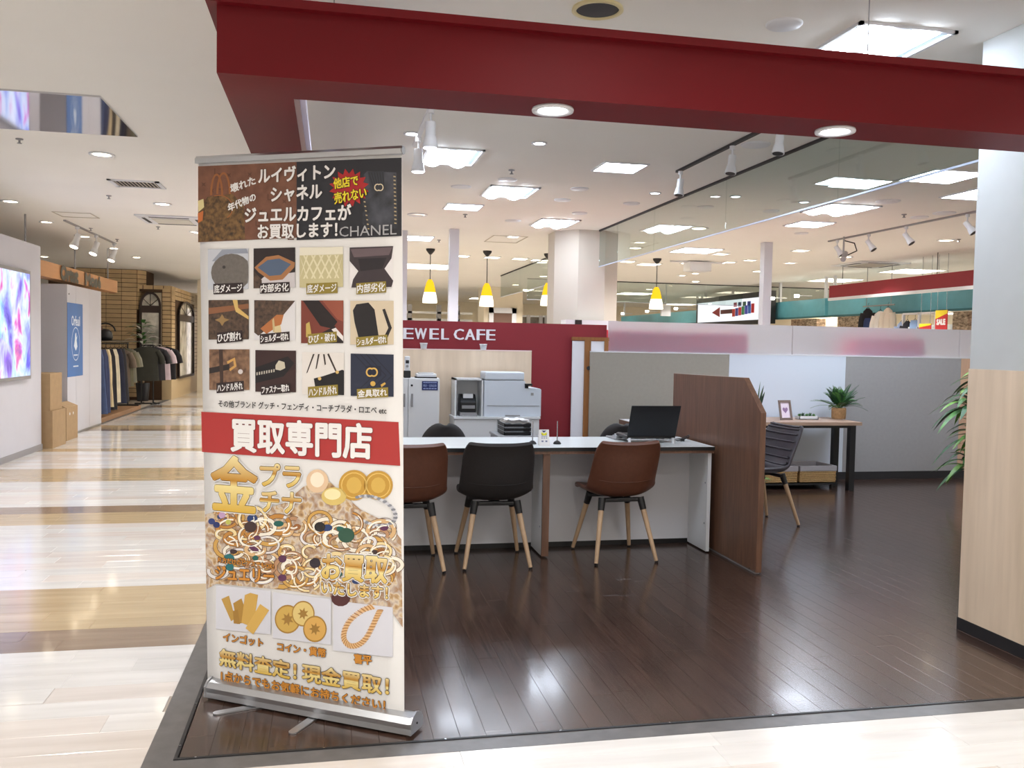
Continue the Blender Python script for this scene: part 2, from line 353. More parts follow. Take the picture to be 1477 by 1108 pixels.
# back wall: red board, door screen, low partition with frosted glass
wb = solo('wall_back', B(-.6, 2.79, 8.7, 8.76, 0, 1.625), M_redwall, 'dark red wall board carrying the white shop lettering', 'wall', kind='structure')
sg = thing('shop_lettering', 'white raised capital letters reading JEWEL CAFE on the red wall', 'sign', (.55, 8.7, 1.43))
lx = [(560, 572), (582, 596), (598.5, 615), (620, 632.5), (637, 647), (655, 668.5), (671, 685), (688, 699), (702, 714)]
for ch, (a, b) in zip('JEWELCAFE', lx):
    A_ = ony(a, 491-(714-a)*.016, 8.69); Z_ = ony(b, 491-(714-b)*.016, 8.69); hh = .108
    pts, fs, _ = text_geo(ch); mb = MB()
    for yo in (8.686, 8.70):
        for dx in (-.004, 0, .004): mb.add([(A_.x+(Z_.x-A_.x)*x+dx, yo+dx*.05, A_.z+hh*y) for x, y in pts], fs)
    mb.build('letter', mat('white letter face', (240, 240, 248), .4), sg)
d = thing('door_1', 'wood framed double screen door with white panels beside the red wall', 'door', (2.4, 8.63, 0), kind='structure')
def dx(px): return ony(px, 560, 8.63).x
B(dx(824), dx(877), 8.63, 8.67, 1.46, 1.495).build('top_rail', mat('oak frame', (150, 98, 50), .5, var=.15, scale=6, stretch=(5, 5, .6)), d)
for a, b in ((842, 851), (870.5, 876)): B(dx(a), dx(b), 8.625, 8.672, 0, 1.495).build('door_post', MATS['oak frame'], d)
for a, b in ((825, 842), (851, 870.5)): B(dx(a), dx(b), 8.64, 8.66, .05, 1.455).build('door_panel', mat('white film panel', (232, 232, 238), .6), d)
MB().cyl((dx(848), 8.61, 1.18), (dx(848), 8.63, 1.18), .02, n=12).build('latch', M_dark, d)

pw = thing('wall_partition', 'low partition wall of beige, white and grey panels with black skirting', 'wall', (4.5, 8.6, 0), kind='structure')
zp = 1.343
def bx(px): return ony(px, 580, 8.6).x
for a, b, m in ((bx(850), bx(1050), M_beige), (bx(1050)+.002, bx(1218), mat('pale blue white panel', (216, 224, 236), .6)), (bx(1218)+.002, bx(1384), M_greyb), (bx(1384)+.002, 7.4, mat('tan wood panel', (206, 168, 140), .5, var=.08, stretch=(5, 5, .5)))):
    B(a, b, 8.6, 8.69, .085, zp).build('wall_panel', m, pw)
B(bx(850), 7.4, 8.59, 8.69, 0, .085).build('baseboard', M_dark, pw); B(bx(850), 7.4, 8.595, 8.695, zp, zp+.012).build('cap_rail', M_white2, pw)
fg = thing('frosted_glass_screen', 'row of frosted glass panes standing on the low partition', 'glass screen', (4.5, 8.65, zp))
for a, b in ((2.79, ony(1142, 500, 8.65).x), (ony(1142, 500, 8.65).x+.006, ony(1383, 500, 8.65).x), (ony(1383, 500, 8.65).x+.006, 7.4)):
    B(a, b, 8.645, 8.653, zp+.012, 1.665).build('pane', M_frost, fg)
solo('display_counter', B(2.85, 4.4, 8.76, 9.1, 0, 1.58), mat('bright red board', (206, 26, 52), .5), 'red counter block showing dimly through frosted glass beside the red wall', 'counter', bevel=.01)
solo('display_counter.001', B(5.7, 6.55, 8.76, 9.1, 0, 1.55), MATS['bright red board'], 'small red counter block showing dimly through frosted glass above the grey panel', 'counter', bevel=.01)

# ================================================================== CEILING FITTINGS
def C(px, py): q = onz(px, py, ZC); return (q.x, q.y, ZC)
def troffer(loc, sx, sy, label, group, m=M_led):
    """recessed look: a shallow housing with two curved glowing lamps and a white gutter"""
    t = thing('ceiling_light', label, 'ceiling light', loc, group); x, y, z = loc
    fr = MB()
    for a, b, c, d_ in ((-sx/2, sx/2, -sy/2, -sy/2+.02), (-sx/2, sx/2, sy/2-.02, sy/2), (-sx/2, -sx/2+.02, -sy/2, sy/2), (sx/2-.02, sx/2, -sy/2, sy/2)): fr.box(x+a, x+b, y+c, y+d_, z-.014, z)
    fr.build('housing', M_white2, t); B(x-sx/2+.02, x+sx/2-.02, y-sy/2+.02, y+sy/2-.02, z-.003, z-.001).build('reflector', mat('pale blue reflector', (176, 196, 206), .4), t)
    for k in (-1, 1):
        w_ = sx*.34; cx = x-.02+k*sx*.235; rows = []
        for j in range(9): u = -1+j/4; rows.append([(cx+u*w_/2, yy, z-.004-.035*(1-u*u)) for yy in (y-sy/2+.02, y+sy/2-.02)])
        MB().grid(rows).build('lamp', m, t)
    return t
def flat_led(loc, sx, sy, label, group, m=M_led):
    t = thing('ceiling_light', label, 'ceiling light', loc, group); x, y, z = loc; fr = MB(); e = .018
    for a, b, c, d_ in ((-sx/2-e, sx/2+e, -sy/2-e, -sy/2), (-sx/2-e, sx/2+e, sy/2, sy/2+e), (-sx/2-e, -sx/2, -sy/2, sy/2), (sx/2, sx/2+e, -sy/2, sy/2)): fr.box(x+a, x+b, y+c, y+d_, z-.012, z)
    fr.build('frame', M_white2, t); B(x-sx/2, x+sx/2, y-sy/2, y+sy/2, z-.008, z-.002).build('diffuser', m, t); return t
for px, py, sx, sy, lb in ((651, 225, .46, .62, 'square troffer with two curved lamps beside the banner spotlights'), (735, 276, .5, .62, 'square troffer with two curved lamps beside the dark grille disc'), (800, 321, .5, .66, 'square troffer with two curved lamps before the taupe column'), (1256, 68, .52, .62, 'square troffer with two curved lamps above the red fascia'), (1212, 301, .6, .62, 'square troffer with two curved lamps beyond the glass barrier')):
    troffer(C(px, py), sx, sy, lb, 'troffer lights')
LF = 'added flat square LED panel lighting the shop'
for px, py, s, lb in ((894, 241, .36, 'flat square LED panel beside the thin dark light track'), (668, 298, .38, 'small flat square LED panel beyond the dark grille disc'), (598, 343, .5, 'flat square LED panel over the slim white posts beside the banner'), (1240, 264, .4, 'flat LED panel seen through the glass barrier'), (1167, 323, .42, 'flat LED panel just below the glass barrier edge'), (1004, 361, .62, 'large flat LED panel over the pendant lamp and white box unit'), (1416, 280, .5, 'flat LED panel half hidden by the pillar')):
    flat_led(C(px, py), s, s, lb, 'flat LED panels')
for x, y in ((4.9, 4.6), (5.2, 6.8), (.6, 4.6)):      # extra panels added for their light
    flat_led((x, y, ZC), .5, .5, LF, 'flat LED panels')
LD = 'small round downlight glowing white in the shop ceiling'
for px, py in ((594, 192), (778, 206), (945, 278), (1061, 283), (1160, 291)): downlight(C(px, py), .06, LD, 'shop ceiling downlights')
LC = 'round recessed downlight in the corridor ceiling above the shop windows'
for px, py, r in ((15, 290, .1), (67, 320, .09), (122, 341, .09), (164, 358, .09), (197, 371, .09), (64, 370, .09), (280, 334, .07)):
    downlight(C(px, py), r, LC, 'corridor downlights', M_warm)
for y in CORR_Y: downlight((-1.9, y, ZC), .1, 'round recessed downlight in the middle row along the corridor ceiling', 'middle row of corridor downlights', M_warm)
for x, y in HALL_XY: downlight((x, y, ZC), .12, 'added round downlight lighting the hall behind the shop', 'added hall downlights', M_warm)  # fittings made up to go with the added hall lamps
for px, py, r in ((732, 258.5, .09), (836, 272, .09), (811, 288, .09), (836, 307, .09), (740, 318, .1), (600, 310, .1), (911, 293, .09), (1018, 298, .09), (1090, 208, .11), (1112, 304, .09), (1156, 336, .09), (1362, 307, .12), (1326, 313, .1), (1281, 290, .12), (1131, 34, .085)):
    c = C(px, py); solo('ceiling_cover', MB().lathe([(r, 0), (r, -.006), (r*.93, -.012), (.0001, -.013)], c, 24), M_white2, 'round white blank cover plate on the shop ceiling', 'ceiling cover', 'round ceiling covers')
c = C(862, 12); t = thing('ceiling_speaker', 'round dark grille speaker with cream rim above the red fascia', 'speaker', c)
MB().lathe([(.115, 0), (.118, -.012), (.098, -.014), (.098, -.004)], c, 32).build('rim', mat('cream plastic', (222, 208, 160), .5), t); MB().lathe([(.099, -.006), (.06, -.012), (.0001, -.014)], c, 32).build('grille', mat('dark grille', (72, 72, 74), .8), t)
c = C(665, 269); t = thing('ceiling_speaker', 'round dark grille disc near the troffer lights', 'speaker', c)
MB().lathe([(.1, 0), (.1, -.006), (.086, -.008)], c, 24).build('rim', M_white2, t); MB().lathe([(.086, -.006), (.0001, -.008)], c, 24).build('grille', MATS['dark grille'], t)
for px, py in ((738, 245), (671, 309), (633, 346), (28, 200), (157, 282), (131, 329), (169, 345), (228, 327), (1304, 309), (1383, 345)):
    c = C(px, py); solo('sprinkler', MB().lathe([(.028, 0), (.028, -.008), (.008, -.012), (.008, -.03), (.018, -.034), (.018, -.038), (.0001, -.04)], c, 12), M_grey, 'tiny metal sprinkler head on the ceiling', 'sprinkler', 'ceiling sprinklers')
def spot(loc, aim, label, group, s=1., m=M_white2, lit=None):
    t = thing('spotlight', label, 'spotlight', loc, group); p0 = Vector(loc); a = Vector(aim).normalized()
    MB().cyl(p0, p0+Vector((0, 0, -.03)), .02*s, n=10).build('adapter', m, t); MB().cyl(p0+Vector((0, 0, -.03)), p0+Vector((0, 0, -.10*s)), .008, n=8).build('stem', m, t)
    q = p0+Vector((0, 0, -.10*s)); b = MB(); b.cyl(q-a*.03*s, q+a*.05*s, .028*s, n=14); b.cyl(q+a*.05*s, q+a*.11*s, .032*s, .044*s, n=14); b.build('lamp_head', m, t)
    MB().cyl(q+a*.108*s, q+a*.112*s, .036*s, n=14).build('lens', lit or M_dark, t); return t
def track(a, b, spots, lt, ls, gs, m=M_grey, aim=(-.15, -.1, -1), s=1., lit=None):
    a = Vector(a); b = Vector(b); d_ = (b-a).normalized(); n = Vector((-d_.y, d_.x, 0))*.016
    mb = MB(); mb.add([a-n, a+n, b+n, b-n]+[v+Vector((0, 0, -.02)) for v in (a-n, a+n, b+n, b-n)], [(0, 1, 2, 3), (4, 7, 6, 5), (0, 4, 5, 1), (1, 5, 6, 2), (2, 6, 7, 3), (3, 7, 4, 0)])
    solo('track_rail', mb, m, lt, 'light track')
    for k in spots: p_ = a+(b-a)*k+Vector((0, 0, -.02)); spot(p_, aim, ls, gs, s, lit=lit)
A_ = Vector((2.93, 7.25, ZC)); track(A_, (2.93, 4.7, ZC), (.03, .42, .70), 'thin dark light track before the glass barrier', 'white cylinder spotlight on the track before the glass barrier', 'spots by the glass', M_dark)
track((6.8, 11.2, ZC), (6.8, 7.6, ZC), (.06, .26, .47, .76), 'long grey light track beyond the glass barrier', 'grey spotlight on the long track beyond the glass barrier', 'spots on the long track', M_grey, (.3, -.5, -.8), 1.1)
track((.62, 5.6, ZC), (.62, 6.9, ZC), (.12, .75), 'short light track above the roll-up banner', 'white cylinder spotlight over the roll-up banner', 'spots over the banner', M_white2, (0, 0, -1), 1.2, M_down)
c = (6.75, 10.75, ZC); t = thing('security_camera', 'small silver camera with cable loop hanging by the long track', 'camera', c)
MB().cyl(c, (c[0], c[1], ZC-.22), .012, n=8).build('bracket', M_grey, t); MB().cyl((c[0]+.03, c[1], ZC-.22), (c[0]-.09, c[1]-.14, ZC-.32), .035, n=12).build('camera_body', M_grey, t)
MB().tube([(c[0], c[1], ZC-.05), (c[0]+.16, c[1], ZC-.08), (c[0]+.2, c[1], ZC-.18), (c[0]+.05, c[1], ZC-.25)], .008).build('cable', M_dark, t)
def cassette(loc, s, label, grp=None):
    t = thing('ceiling_air_conditioner', label, 'air conditioner', loc, grp); x, y, z = loc
    B(x-s/2, x+s/2, y-s/2, y+s/2, z-.02, z).build('panel', M_white2, t, bevel=.008); B(x-s*.28, x+s*.28, y-s*.28, y+s*.28, z-.03, z-.02).build('intake', mat('pale grille', (206, 202, 190), .7), t)
    for k in (-1, 1): B(x-s*.3, x+s*.3, y+k*s*.4-.02, y+k*s*.4+.02, z-.024, z-.018).build('louvre', M_dark, t); B(x+k*s*.4-.02, x+k*s*.4+.02, y-s*.3, y+s*.3, z-.024, z-.018).build('louvre', M_dark, t)
cassette(C(250, 317), .8, 'square ceiling air conditioner above the corridor by the banner'); cassette(C(1255, 381), .95, 'square ceiling air conditioner above the red hanging beam')
c = C(198, 265); t = thing('air_vent', 'slatted rectangular air vent in the corridor ceiling', 'air vent', c)
x, y = c[0], c[1]; fr = MB()
for a, b, e, f_ in ((-.24, .24, -.2, -.165), (-.24, .24, .165, .2), (-.24, -.2, -.2, .2), (.2, .24, -.2, .2)): fr.box(x+a, x+b, y+e, y+f_, ZC-.012, ZC)
fr.build('frame', M_white2, t); B(x-.2, x+.2, y-.165, y+.165, ZC-.003, ZC-.001).build('backing', M_dark, t)
for i in range(11):
    q = x-.18+i*.036; MB().add([(q-.012, y-.165, ZC-.003), (q+.012, y-.165, ZC-.012), (q+.012, y+.165, ZC-.012), (q-.012, y+.165, ZC-.003)], [(0, 1, 2, 3)]).build('slat', mat('vent slat', (200, 192, 176), .6), t)
for px, py, w_, h_, lb in ((110, 310, .45, .45, 'flush square access hatch in the corridor ceiling above the screen wall'), (729, 345, .5, .8, 'flush square access hatch in the ceiling before the pendant lamps')):
    x, y, _ = C(px, py); solo('access_hatch', MB().box(x-w_/2, x+w_/2, y-h_/2, y-h_/2+.014, ZC-.006, ZC).box(x-w_/2, x+w_/2, y+h_/2-.014, y+h_/2, ZC-.006, ZC).box(x-w_/2, x-w_/2+.014, y-h_/2, y+h_/2, ZC-.006, ZC).box(x+w_/2-.014, x+w_/2, y-h_/2, y+h_/2, ZC-.006, ZC), mat('hatch rim', (190, 182, 168), .7), lb, 'access hatch')
solo('mirror_panel', B(-3.4, -1.454, 6.09, 7.2, ZC-.012, ZC), M_mirror, 'mirror sheet on the corridor ceiling reflecting the lit screen', 'mirror')
# glass smoke barriers
def barrier(x0, y0, x1, y1, joints, label):
    t = thing('smoke_barrier', label, 'glass barrier', (x0, y0, 2.45)); ax = 'y' if abs(y1-y0) > abs(x1-x0) else 'x'
    c_ = [y0]+list(joints)+[y1] if ax == 'y' else [x0]+list(joints)+[x1]
    for a, b in zip(c_, c_[1:]):
        (B(x0-.003, x0+.003, a+.003, b-.003, 2.462, ZC-.02) if ax == 'y' else B(a+.003, b-.003, y0-.003, y0+.003, 2.462, ZC-.02)).build('pane', M_glass, t)
    e = .012
    (B(x0-e, x0+e, y0, y1, ZC-.02, ZC) if ax == 'y' else B(x0, x1, y0-e, y0+e, ZC-.02, ZC)).build('top_rail', M_dark, t)
    (B(x0-.006, x0+.006, y0, y1, 2.45, 2.462) if ax == 'y' else B(x0, x1, y0-.006, y0+.006, 2.45, 2.462)).build('bottom_rail', mat('pale blue edge', (190, 200, 222), .3, .4), t)
barrier(3.464, 4.0, 3.464, 11.2, (5.61, 7.4, 9.19, 10.46), 'long glass smoke barrier hanging above the shop beside the pillar')
barrier(3.68, 13.3, 3.68, 19.2, (15.2, 17.2), 'glass smoke barrier in the cream hall behind the pendant lamps')
barrier(4.4, 19.75, 14.0, 19.75, (6.6, 8.8, 11.0), 'wide glass smoke barrier across the hall above the white shop sign')

# ================================================================== FURNITURE
# counter
TZ = .735
ct = thing('reception_counter', 'long white counter with dark edge and brown divider before the chairs', 'counter', (1.15, 5.85, 0))
tp = B(-.25, 2.565, 5.55, 6.2, TZ-.012, TZ).build('worktop', mat('white worktop', (232, 240, 242), .25), ct)
B(-.25, 2.567, 5.546, 5.551, TZ-.026, TZ-.002).build('edge_band', M_black, tp)
B(-.25, 2.565, 5.552, 5.58, TZ-.045, TZ-.012).build('apron', M_brown, ct)
B(-.23, 2.54, 5.88, 5.90, .035, TZ-.012).build('front_panel', mat('pale grey panel', (206, 206, 210), .5), ct)
B(-.23, 2.54, 5.885, 5.91, 0, .035).build('kick_board', M_black, ct)
B(-.25, -.23, 5.56, 6.18, 0, TZ-.012).build('end_panel', M_white, ct)
ep = B(2.53, 2.555, 5.57, 6.18, .01, TZ-.012).build('end_panel', M_white, ct)
for z in (.2, .48): MB().cyl((2.529, 5.60, z), (2.526, 5.60, z), .006, n=8).build('screw', M_steel, ep)
B(1.372, 1.418, 5.565, 5.585, .012, TZ-.045).build('divider_edge', M_brown, ct); dv = B(1.372, 1.418, 5.585, 5.88, .012, TZ-.012).build('divider', M_white, ct)
MB().cyl((1.371, 5.62, .2), (1.368, 5.62, .2), .006, n=8).build('screw', M_steel, dv)
# brown partition at the counter's end
pt = thing('partition_screen', 'brown wooden partition screen with slanted top corner at the counter end', 'partition', (2.62, 5.6, 0))
MB().prism([(4.98, .012), (6.4, .012), (6.4, 1.205), (5.222, 1.218), (4.98, 1.01)], 'x', 2.602, 2.64).build('board', M_brown, pt, bevel=.002)
B(2.606, 2.636, 5.0, 6.38, 0, .012).build('floor_channel', M_grey, pt)
for y in (5.0, 5.06): MB().cyl((2.6, y, .02), (2.597, y, .02), .006, n=8).build('screw', M_steel, pt)

def shell_rows(prof, half, curl, nt=13):
    rows = []
    for k, (y, z) in enumerate(prof):
        a = Vector(prof[max(k-1, 0)]); b = Vector(prof[min(k+1, len(prof)-1)]); t_ = (b-a).normalized(); n = Vector((-t_.y, t_.x))
        if n.y < 0 and abs(n.y) > abs(n.x): n = -n
        if n.x < 0 and abs(n.x) >= abs(n.y): n = -n
        row = []
        for j in range(nt):
            u = -1+2*j/(nt-1); c_ = curl[k]*abs(u)**2.6
            row.append((1.05*half[k]*math.copysign(abs(u)**.92, u), y+n.x*c_, z+n.y*c_))
        rows.append(row)
    return rows
def interp(pts, n):
    out = []
    for i in range(n):
        t_ = i/(n-1)*(len(pts)-1); k = min(int(t_), len(pts)-2); f = t_-k; p0 = pts[max(k-1, 0)]; p1 = pts[k]; p2 = pts[k+1]; p3 = pts[min(k+2, len(pts)-1)]
        out.append(tuple(.5*((2*b)+(-a+c)*f+(2*a-5*b+4*c-d_)*f*f+(-a+3*b-3*c+d_)*f**3) for a, b, c, d_ in zip(p0, p1, p2, p3)))
    return out
# columns: y, z, half width, edge curl   (front of chair towards +y)
CH = interp([(.235, .435, .19, .0), (.20, .452, .205, .012), (.06, .437, .222, .035), (-.08, .425, .228, .06), (-.165, .452, .226, .085), (-.205, .53, .222, .085), (-.228, .63, .218, .06), (-.245, .72, .214, .035), (-.262, .775, .198, .02), (-.268, .785, .185, .016)], 28)
def make_chair(label, group, m, ribs=False):
    t = thing('shell_chair', label, 'chair', (0, 0, 0), group)
    sh = MB().grid(shell_rows([(r[0], r[1]) for r in CH], [r[2] for r in CH], [r[3] for r in CH], 17)).build('shell', m, t, local=True, solid=.026, sub=1)
    if ribs:
        for k in range(13, 27, 2):
            r = CH[k]; row = shell_rows([(q[0], q[1]) for q in CH], [q[2] for q in CH], [q[3] for q in CH], 17)[k]
            MB().tube([(x*.93, y+.017, z+.004) for x, y, z in row], .0065, 6).build('quilted_rib', m, sh, local=True)
    else:
        row = shell_rows([(q[0], q[1]) for q in CH], [q[2] for q in CH], [q[3] for q in CH], 17)[15]
        MB().tube([(x*.98, y-.016, z-.002) for x, y, z in row[1:-1]], .0022, 5).build('seam', m, sh, local=True)
    br = MB().box(-.15, .15, -.13, -.09, .385, .41).box(-.15, .15, .09, .13, .385, .41).box(-.03, .03, -.13, .13, .39, .412)
    br.build('seat_bracket', M_black, t, local=True, bevel=.006)
    for sx in (-1, 1):
        for sy in (-1, 1):
            a = Vector((sx*.135, sy*.12, .405)); b = Vector((sx*.208, sy*.235, .012)); c_ = a+(b-a)*.17
            lg = MB().cyl(c_, b, .0185, .0125, 14).build('leg', M_legwood, t, local=True)
            MB().cyl(a+(a-b)*.02, c_+(b-a)*.01, .025, .021, 14).build('leg_socket', M_black, lg, local=True)
            MB().cyl(b, (b.x+.001, b.y, 0), .0125, .0115, 12).build('foot_pad', M_black, lg, local=True)
    return t
c1 = make_chair('brown leatherette shell chair partly behind the roll-up banner', 'shell chairs along the counter', M_brownlea); c1.location = (.475, 5.50, 0); c1.rotation_euler.z = .03
c2 = make_chair('black fabric shell chair with beech legs at the counter', 'shell chairs along the counter', M_blacklea); c2.location = (1.035, 5.535, 0); c2.rotation_euler.z = -.03
c3 = copy_tree(c1); c3['label'] = 'brown leatherette shell chair facing the laptop at the counter'; c3.location = (1.872, 5.58, 0); c3.rotation_euler.z = .05
c4 = make_chair('dark grey ribbed shell chair behind the brown partition screen', 'shell chairs along the counter', M_greylea, True); c4.location = (3.40, 6.50, 0); c4.rotation_euler.z = math.radians(98)
# office chairs behind the counter
def office_chair(x, y, rz, label):
    t = thing('office_chair', label, 'chair', (0, 0, 0), 'office chairs behind the counter'); t.location = (x, y, 0); t.rotation_euler.z = rz
    rows = []
    for i in range(13):
        a = i/12; z = .48+.31*a; hw = .185*math.sqrt(max(.015, 1-(max(0, a-.25)/.755)**2.3))*(.86+.14*min(1, a/.25)); rows.append([(hw*math.sin(u*1.3)/math.sin(1.3), .2-.07*u*u+.03*(a-.5)**2, z) for u in [k/5-1 for k in range(11)]])
    MB().grid(rows).build('backrest', M_blacklea, t, local=True, solid=.05, sub=1)
    MB().lathe([(.0001, .42), (.2, .42), (.225, .445), (.215, .475), (.0001, .485)], n=24).build('seat', M_blacklea, t, local=True)
    MB().tube([(0, .18, .40), (0, .26, .42), (0, .245, .56)], .018).build('back_bar', M_black, t, local=True); MB().cyl((0, 0, .08), (0, 0, .42), .025, n=12).build('gas_column', M_blackm, t, local=True)
    for k in range(5):
        a = k*2*math.pi/5; lg = MB().tube([(0, 0, .10), (.27*math.cos(a), .27*math.sin(a), .065)], [.022, .016]).build('base_leg', M_black, t, local=True)
        MB().cyl((.27*math.cos(a)-.02*math.sin(a), .27*math.sin(a)+.02*math.cos(a), .028), (.27*math.cos(a)+.02*math.sin(a), .27*math.sin(a)-.02*math.cos(a), .028), .028, n=12).build('caster', M_black, lg, local=True)
office_chair(.83, 6.75, math.pi+.1, 'black rounded office chair back showing above the counter by the white cabinet')
office_chair(2.27, 6.75, math.pi-.1, 'black rounded office chair back showing above the counter beside the laptop')

# white cabinet, lower cabinet, pale wood panel at the back
wpY = 8.25
a, b = ony(500, 507, wpY), ony(767, 507, wpY)
wp = thing('wood_panel_screen', 'pale maple panel screen behind the white cabinet and printer', 'panel', ((a.x+b.x)/2, wpY, 0))
B(a.x, b.x, wpY, wpY+.03, 0, b.z).build('board', M_lightwood, wp); B(a.x, b.x, wpY-.003, wpY+.033, b.z, b.z+.008).build('top_edge', mat('pink white edge', (240, 218, 212), .5), wp)
for px in (611, 697):
    q = ony(px, 505, wpY+.015); solo('small_cup', MB().lathe([(.028, 0), (.034, .045), (.037, .046), (.037, .055), (.034, .055), (.026, .006), (.0001, .005)], (q.x, wpY+.015, b.z+.008), 18), M_white2, 'small white plastic cup on the maple panel top', 'cup', 'cups on the maple panel')
cb = thing('storage_cabinet', 'tall white two-door cabinet with dark blue notice behind the counter', 'cabinet', (.68, 7.9, 0)); yf = 7.9
top = ony(634, 546, yf).z; xr = ony(634, 560, yf).x; xm = ony(588.5, 580, yf).x; xl = 2*xm-xr
B(xl, xr, yf+.02, 8.2, 0, top).build('body', M_white, cb)
for s_, x0, x1 in ((-1, xl, xm-.002), (1, xm+.002, xr)):
    dr = B(x0, x1, yf, yf+.019, .03, top-.006).build('door', M_white, cb, bevel=.002)
    hx = xm+s_*.035; MB().box(hx-.008, hx+.008, yf-.02, yf-.012, ony(600, 587, yf).z, ony(600, 568, yf).z).box(hx-.004, hx+.004, yf-.012, yf, ony(600, 587, yf).z, ony(600, 583, yf).z).build('handle', M_grey, dr)
MB().cyl((ony(594, 556, yf).x, yf-.006, ony(594, 556, yf).z), (ony(594, 556, yf).x, yf, ony(594, 556, yf).z), .01, n=10).build('lock', M_dark, cb)
na, nb = ony(608.5, 563, yf), ony(633.5, 550, yf)
nt_ = B(na.x, nb.x-.012, yf-.004, yf-.001, na.z, nb.z).build('notice', mat('navy notice', (30, 44, 104), .5), cb)
for s_, v0, v1 in (('時計・宝飾品等', .36, .66), ('ーーーーーーー', .80, .90), ('ーーーーー', .14, .24)):
    h_ = nb.z-na.z; text_on('lettering', s_, mat('notice print', (170, 186, 230), .5), (na.x+.012, yf-.005, na.z+h_*v0), Vector((nb.x-na.x-.036, 0, 0)), Vector((0, 0, h_*(v1-v0))), Vector((0, -1, 0)), nt_)
q = ony(587, 545, 8.0); t = thing('cordless_phone', 'white cordless phone standing in a black base on the white cabinet', 'phone', (q.x, 8.0, top))
B(q.x-.03, q.x+.03, 7.96, 8.04, top, top+.065).build('charging_base', M_black, t, bevel=.006); hs = B(q.x-.024, q.x+.024, 7.985, 8.015, top+.06, top+.195).build('handset', M_white2, t, bevel=.008)
B(q.x-.015, q.x+.015, 7.983, 7.985, top+.13, top+.16).build('display', M_dark, hs); MB().cyl((q.x, 7.985, top+.105), (q.x, 7.982, top+.105), .012, n=12).build('button', M_grey, hs)
q = ony(614, 545, 8.0); t = thing('digital_scale', 'flat white digital scale lying on the white cabinet', 'scale', (q.x, 8.0, top))
B(q.x-.095, q.x+.095, 7.93, 8.07, top, top+.012).build('feet_plate', M_dark, t); B(q.x-.09, q.x+.09, 7.925, 8.075, top+.012, top+.04).build('body', M_white2, t, bevel=.006); B(q.x-.07, q.x+.07, 7.95, 8.05, top+.04, top+.05).build('weighing_plate', M_alu, t, bevel=.003)
x0, x1 = ony(655, 620, 7.9).x, ony(778, 620, 7.9).x; lt = ony(700, 601.5, 7.9).z
lc = thing('low_cabinet', 'low white cabinet carrying the printer behind the counter', 'cabinet', ((x0+x1)/2, 7.9, 0))
B(x0, x1, 7.92, 8.22, .04, lt-.02).build('body', M_white, lc); B(x0+.02, x1-.02, 7.95, 8.2, 0, .04).build('plinth', M_grey, lc); B(x0-.006, x1+.006, 7.89, 8.225, lt-.02, lt).build('top_panel', M_white, lc, bevel=.002)
for k in (0, 1): dr = B(x0+.004+k*(x1-x0)/2, x0+(k+1)*(x1-x0)/2-.004, 7.9, 7.919, .05, lt-.025).build('door', M_white, lc); hx = (x0+x1)/2+(2*k-1)*.04; B(hx-.006, hx+.006, 7.885, 7.9, .4, .55).build('handle', M_grey, dr)
# printer
pa = ony(700, 600, 7.93); X0, X1 = ony(698.5, 560, 7.93).x, ony(781, 560, 7.93).x; XM = ony(757.5, 560, 7.93).x; pr = thing('laser_printer', 'large white multifunction laser printer on the low cabinet', 'printer', ((X0+X1)/2, 8.0, lt))
h1 = ony(740, 561, 7.93).z; h2 = ony(740, 549, 7.93).z; h3 = ony(740, 537, 7.93).z; M_pr = mat('printer grey white', (208, 216, 226), .45)
MB().prism([(X0, lt), (X1, lt), (X1, h1-.005), (X1-.015, h1+.005), (XM+.02, h1+.012), (XM-.005, h2), (X0, h2)], 'y', 7.93, 8.2).build('body', M_pr, pr, bevel=.006)
B(X0+.005, XM-.01, 7.925, 8.2, h2+.002, h3).build('scanner_lid', M_pr, pr, bevel=.012)
B(XM-.005, XM+.065, 7.91, 7.95, h1+.03, h1+.05).build('control_panel', M_black, pr, bevel=.004); MB().prism([(XM-.004, h1+.005), (XM+.03, h1+.005), (XM+.03, h1+.045), (XM-.004, h1+.05)], 'y', 7.93, 7.97).build('panel_hinge', M_black, pr)
B(X0+.03, X1-.02, 7.926, 7.931, lt+.10, lt+.103).build('tray_line', M_grey, pr); B((X0+X1)/2-.07, (X0+X1)/2+.07, 7.922, 7.93, lt+.003, lt+.016).build('tray_grip', M_grey, pr); B(X1-.10, X1-.075, 7.926, 7.93, h1-.06, h1-.035).build('badge', M_grey, pr)
# open shelf with card terminal
x0b, x1b = ony(656, 570, 7.95).x, ony(697, 570, 7.95).x; zt = ony(675, 546, 7.95).z
sh = thing('desk_shelf_box', 'white open-front shelf box beside the printer', 'shelf', ((x0b+x1b)/2, 8.0, lt)); th = .015
for nm, a_ in (('side_panel', (x0b, x0b+th, 7.95, 8.2, lt, zt)), ('side_panel', (x1b-th, x1b, 7.95, 8.2, lt, zt)), ('top_panel', (x0b, x1b, 7.95, 8.2, zt-th, zt)), ('back_panel', (x0b, x1b, 8.185, 8.2, lt, zt))): B(*a_).build(nm, M_white, sh)
xc = (x0b+x1b)/2; t = thing('label_printer', 'small black label printer inside the white shelf box', 'printer', (xc, 8.05, lt))
MB().prism([(7.98, lt+.035), (8.12, lt+.035), (8.12, lt+.20), (8.05, lt+.20), (7.98, lt+.13)], 'x', xc-.075, xc+.075).build('body', M_black, t, bevel=.008); B(xc-.045, xc+.045, 8.0, 8.06, lt+.165, lt+.205).build('paper_roll', M_white2, t); B(xc-.06, xc+.06, 7.972, 7.98, lt+.07, lt+.10).build('paper_slot', M_grey, t); B(xc-.08, xc+.08, 7.96, 8.13, lt, lt+.035).build('base', M_grey, t)
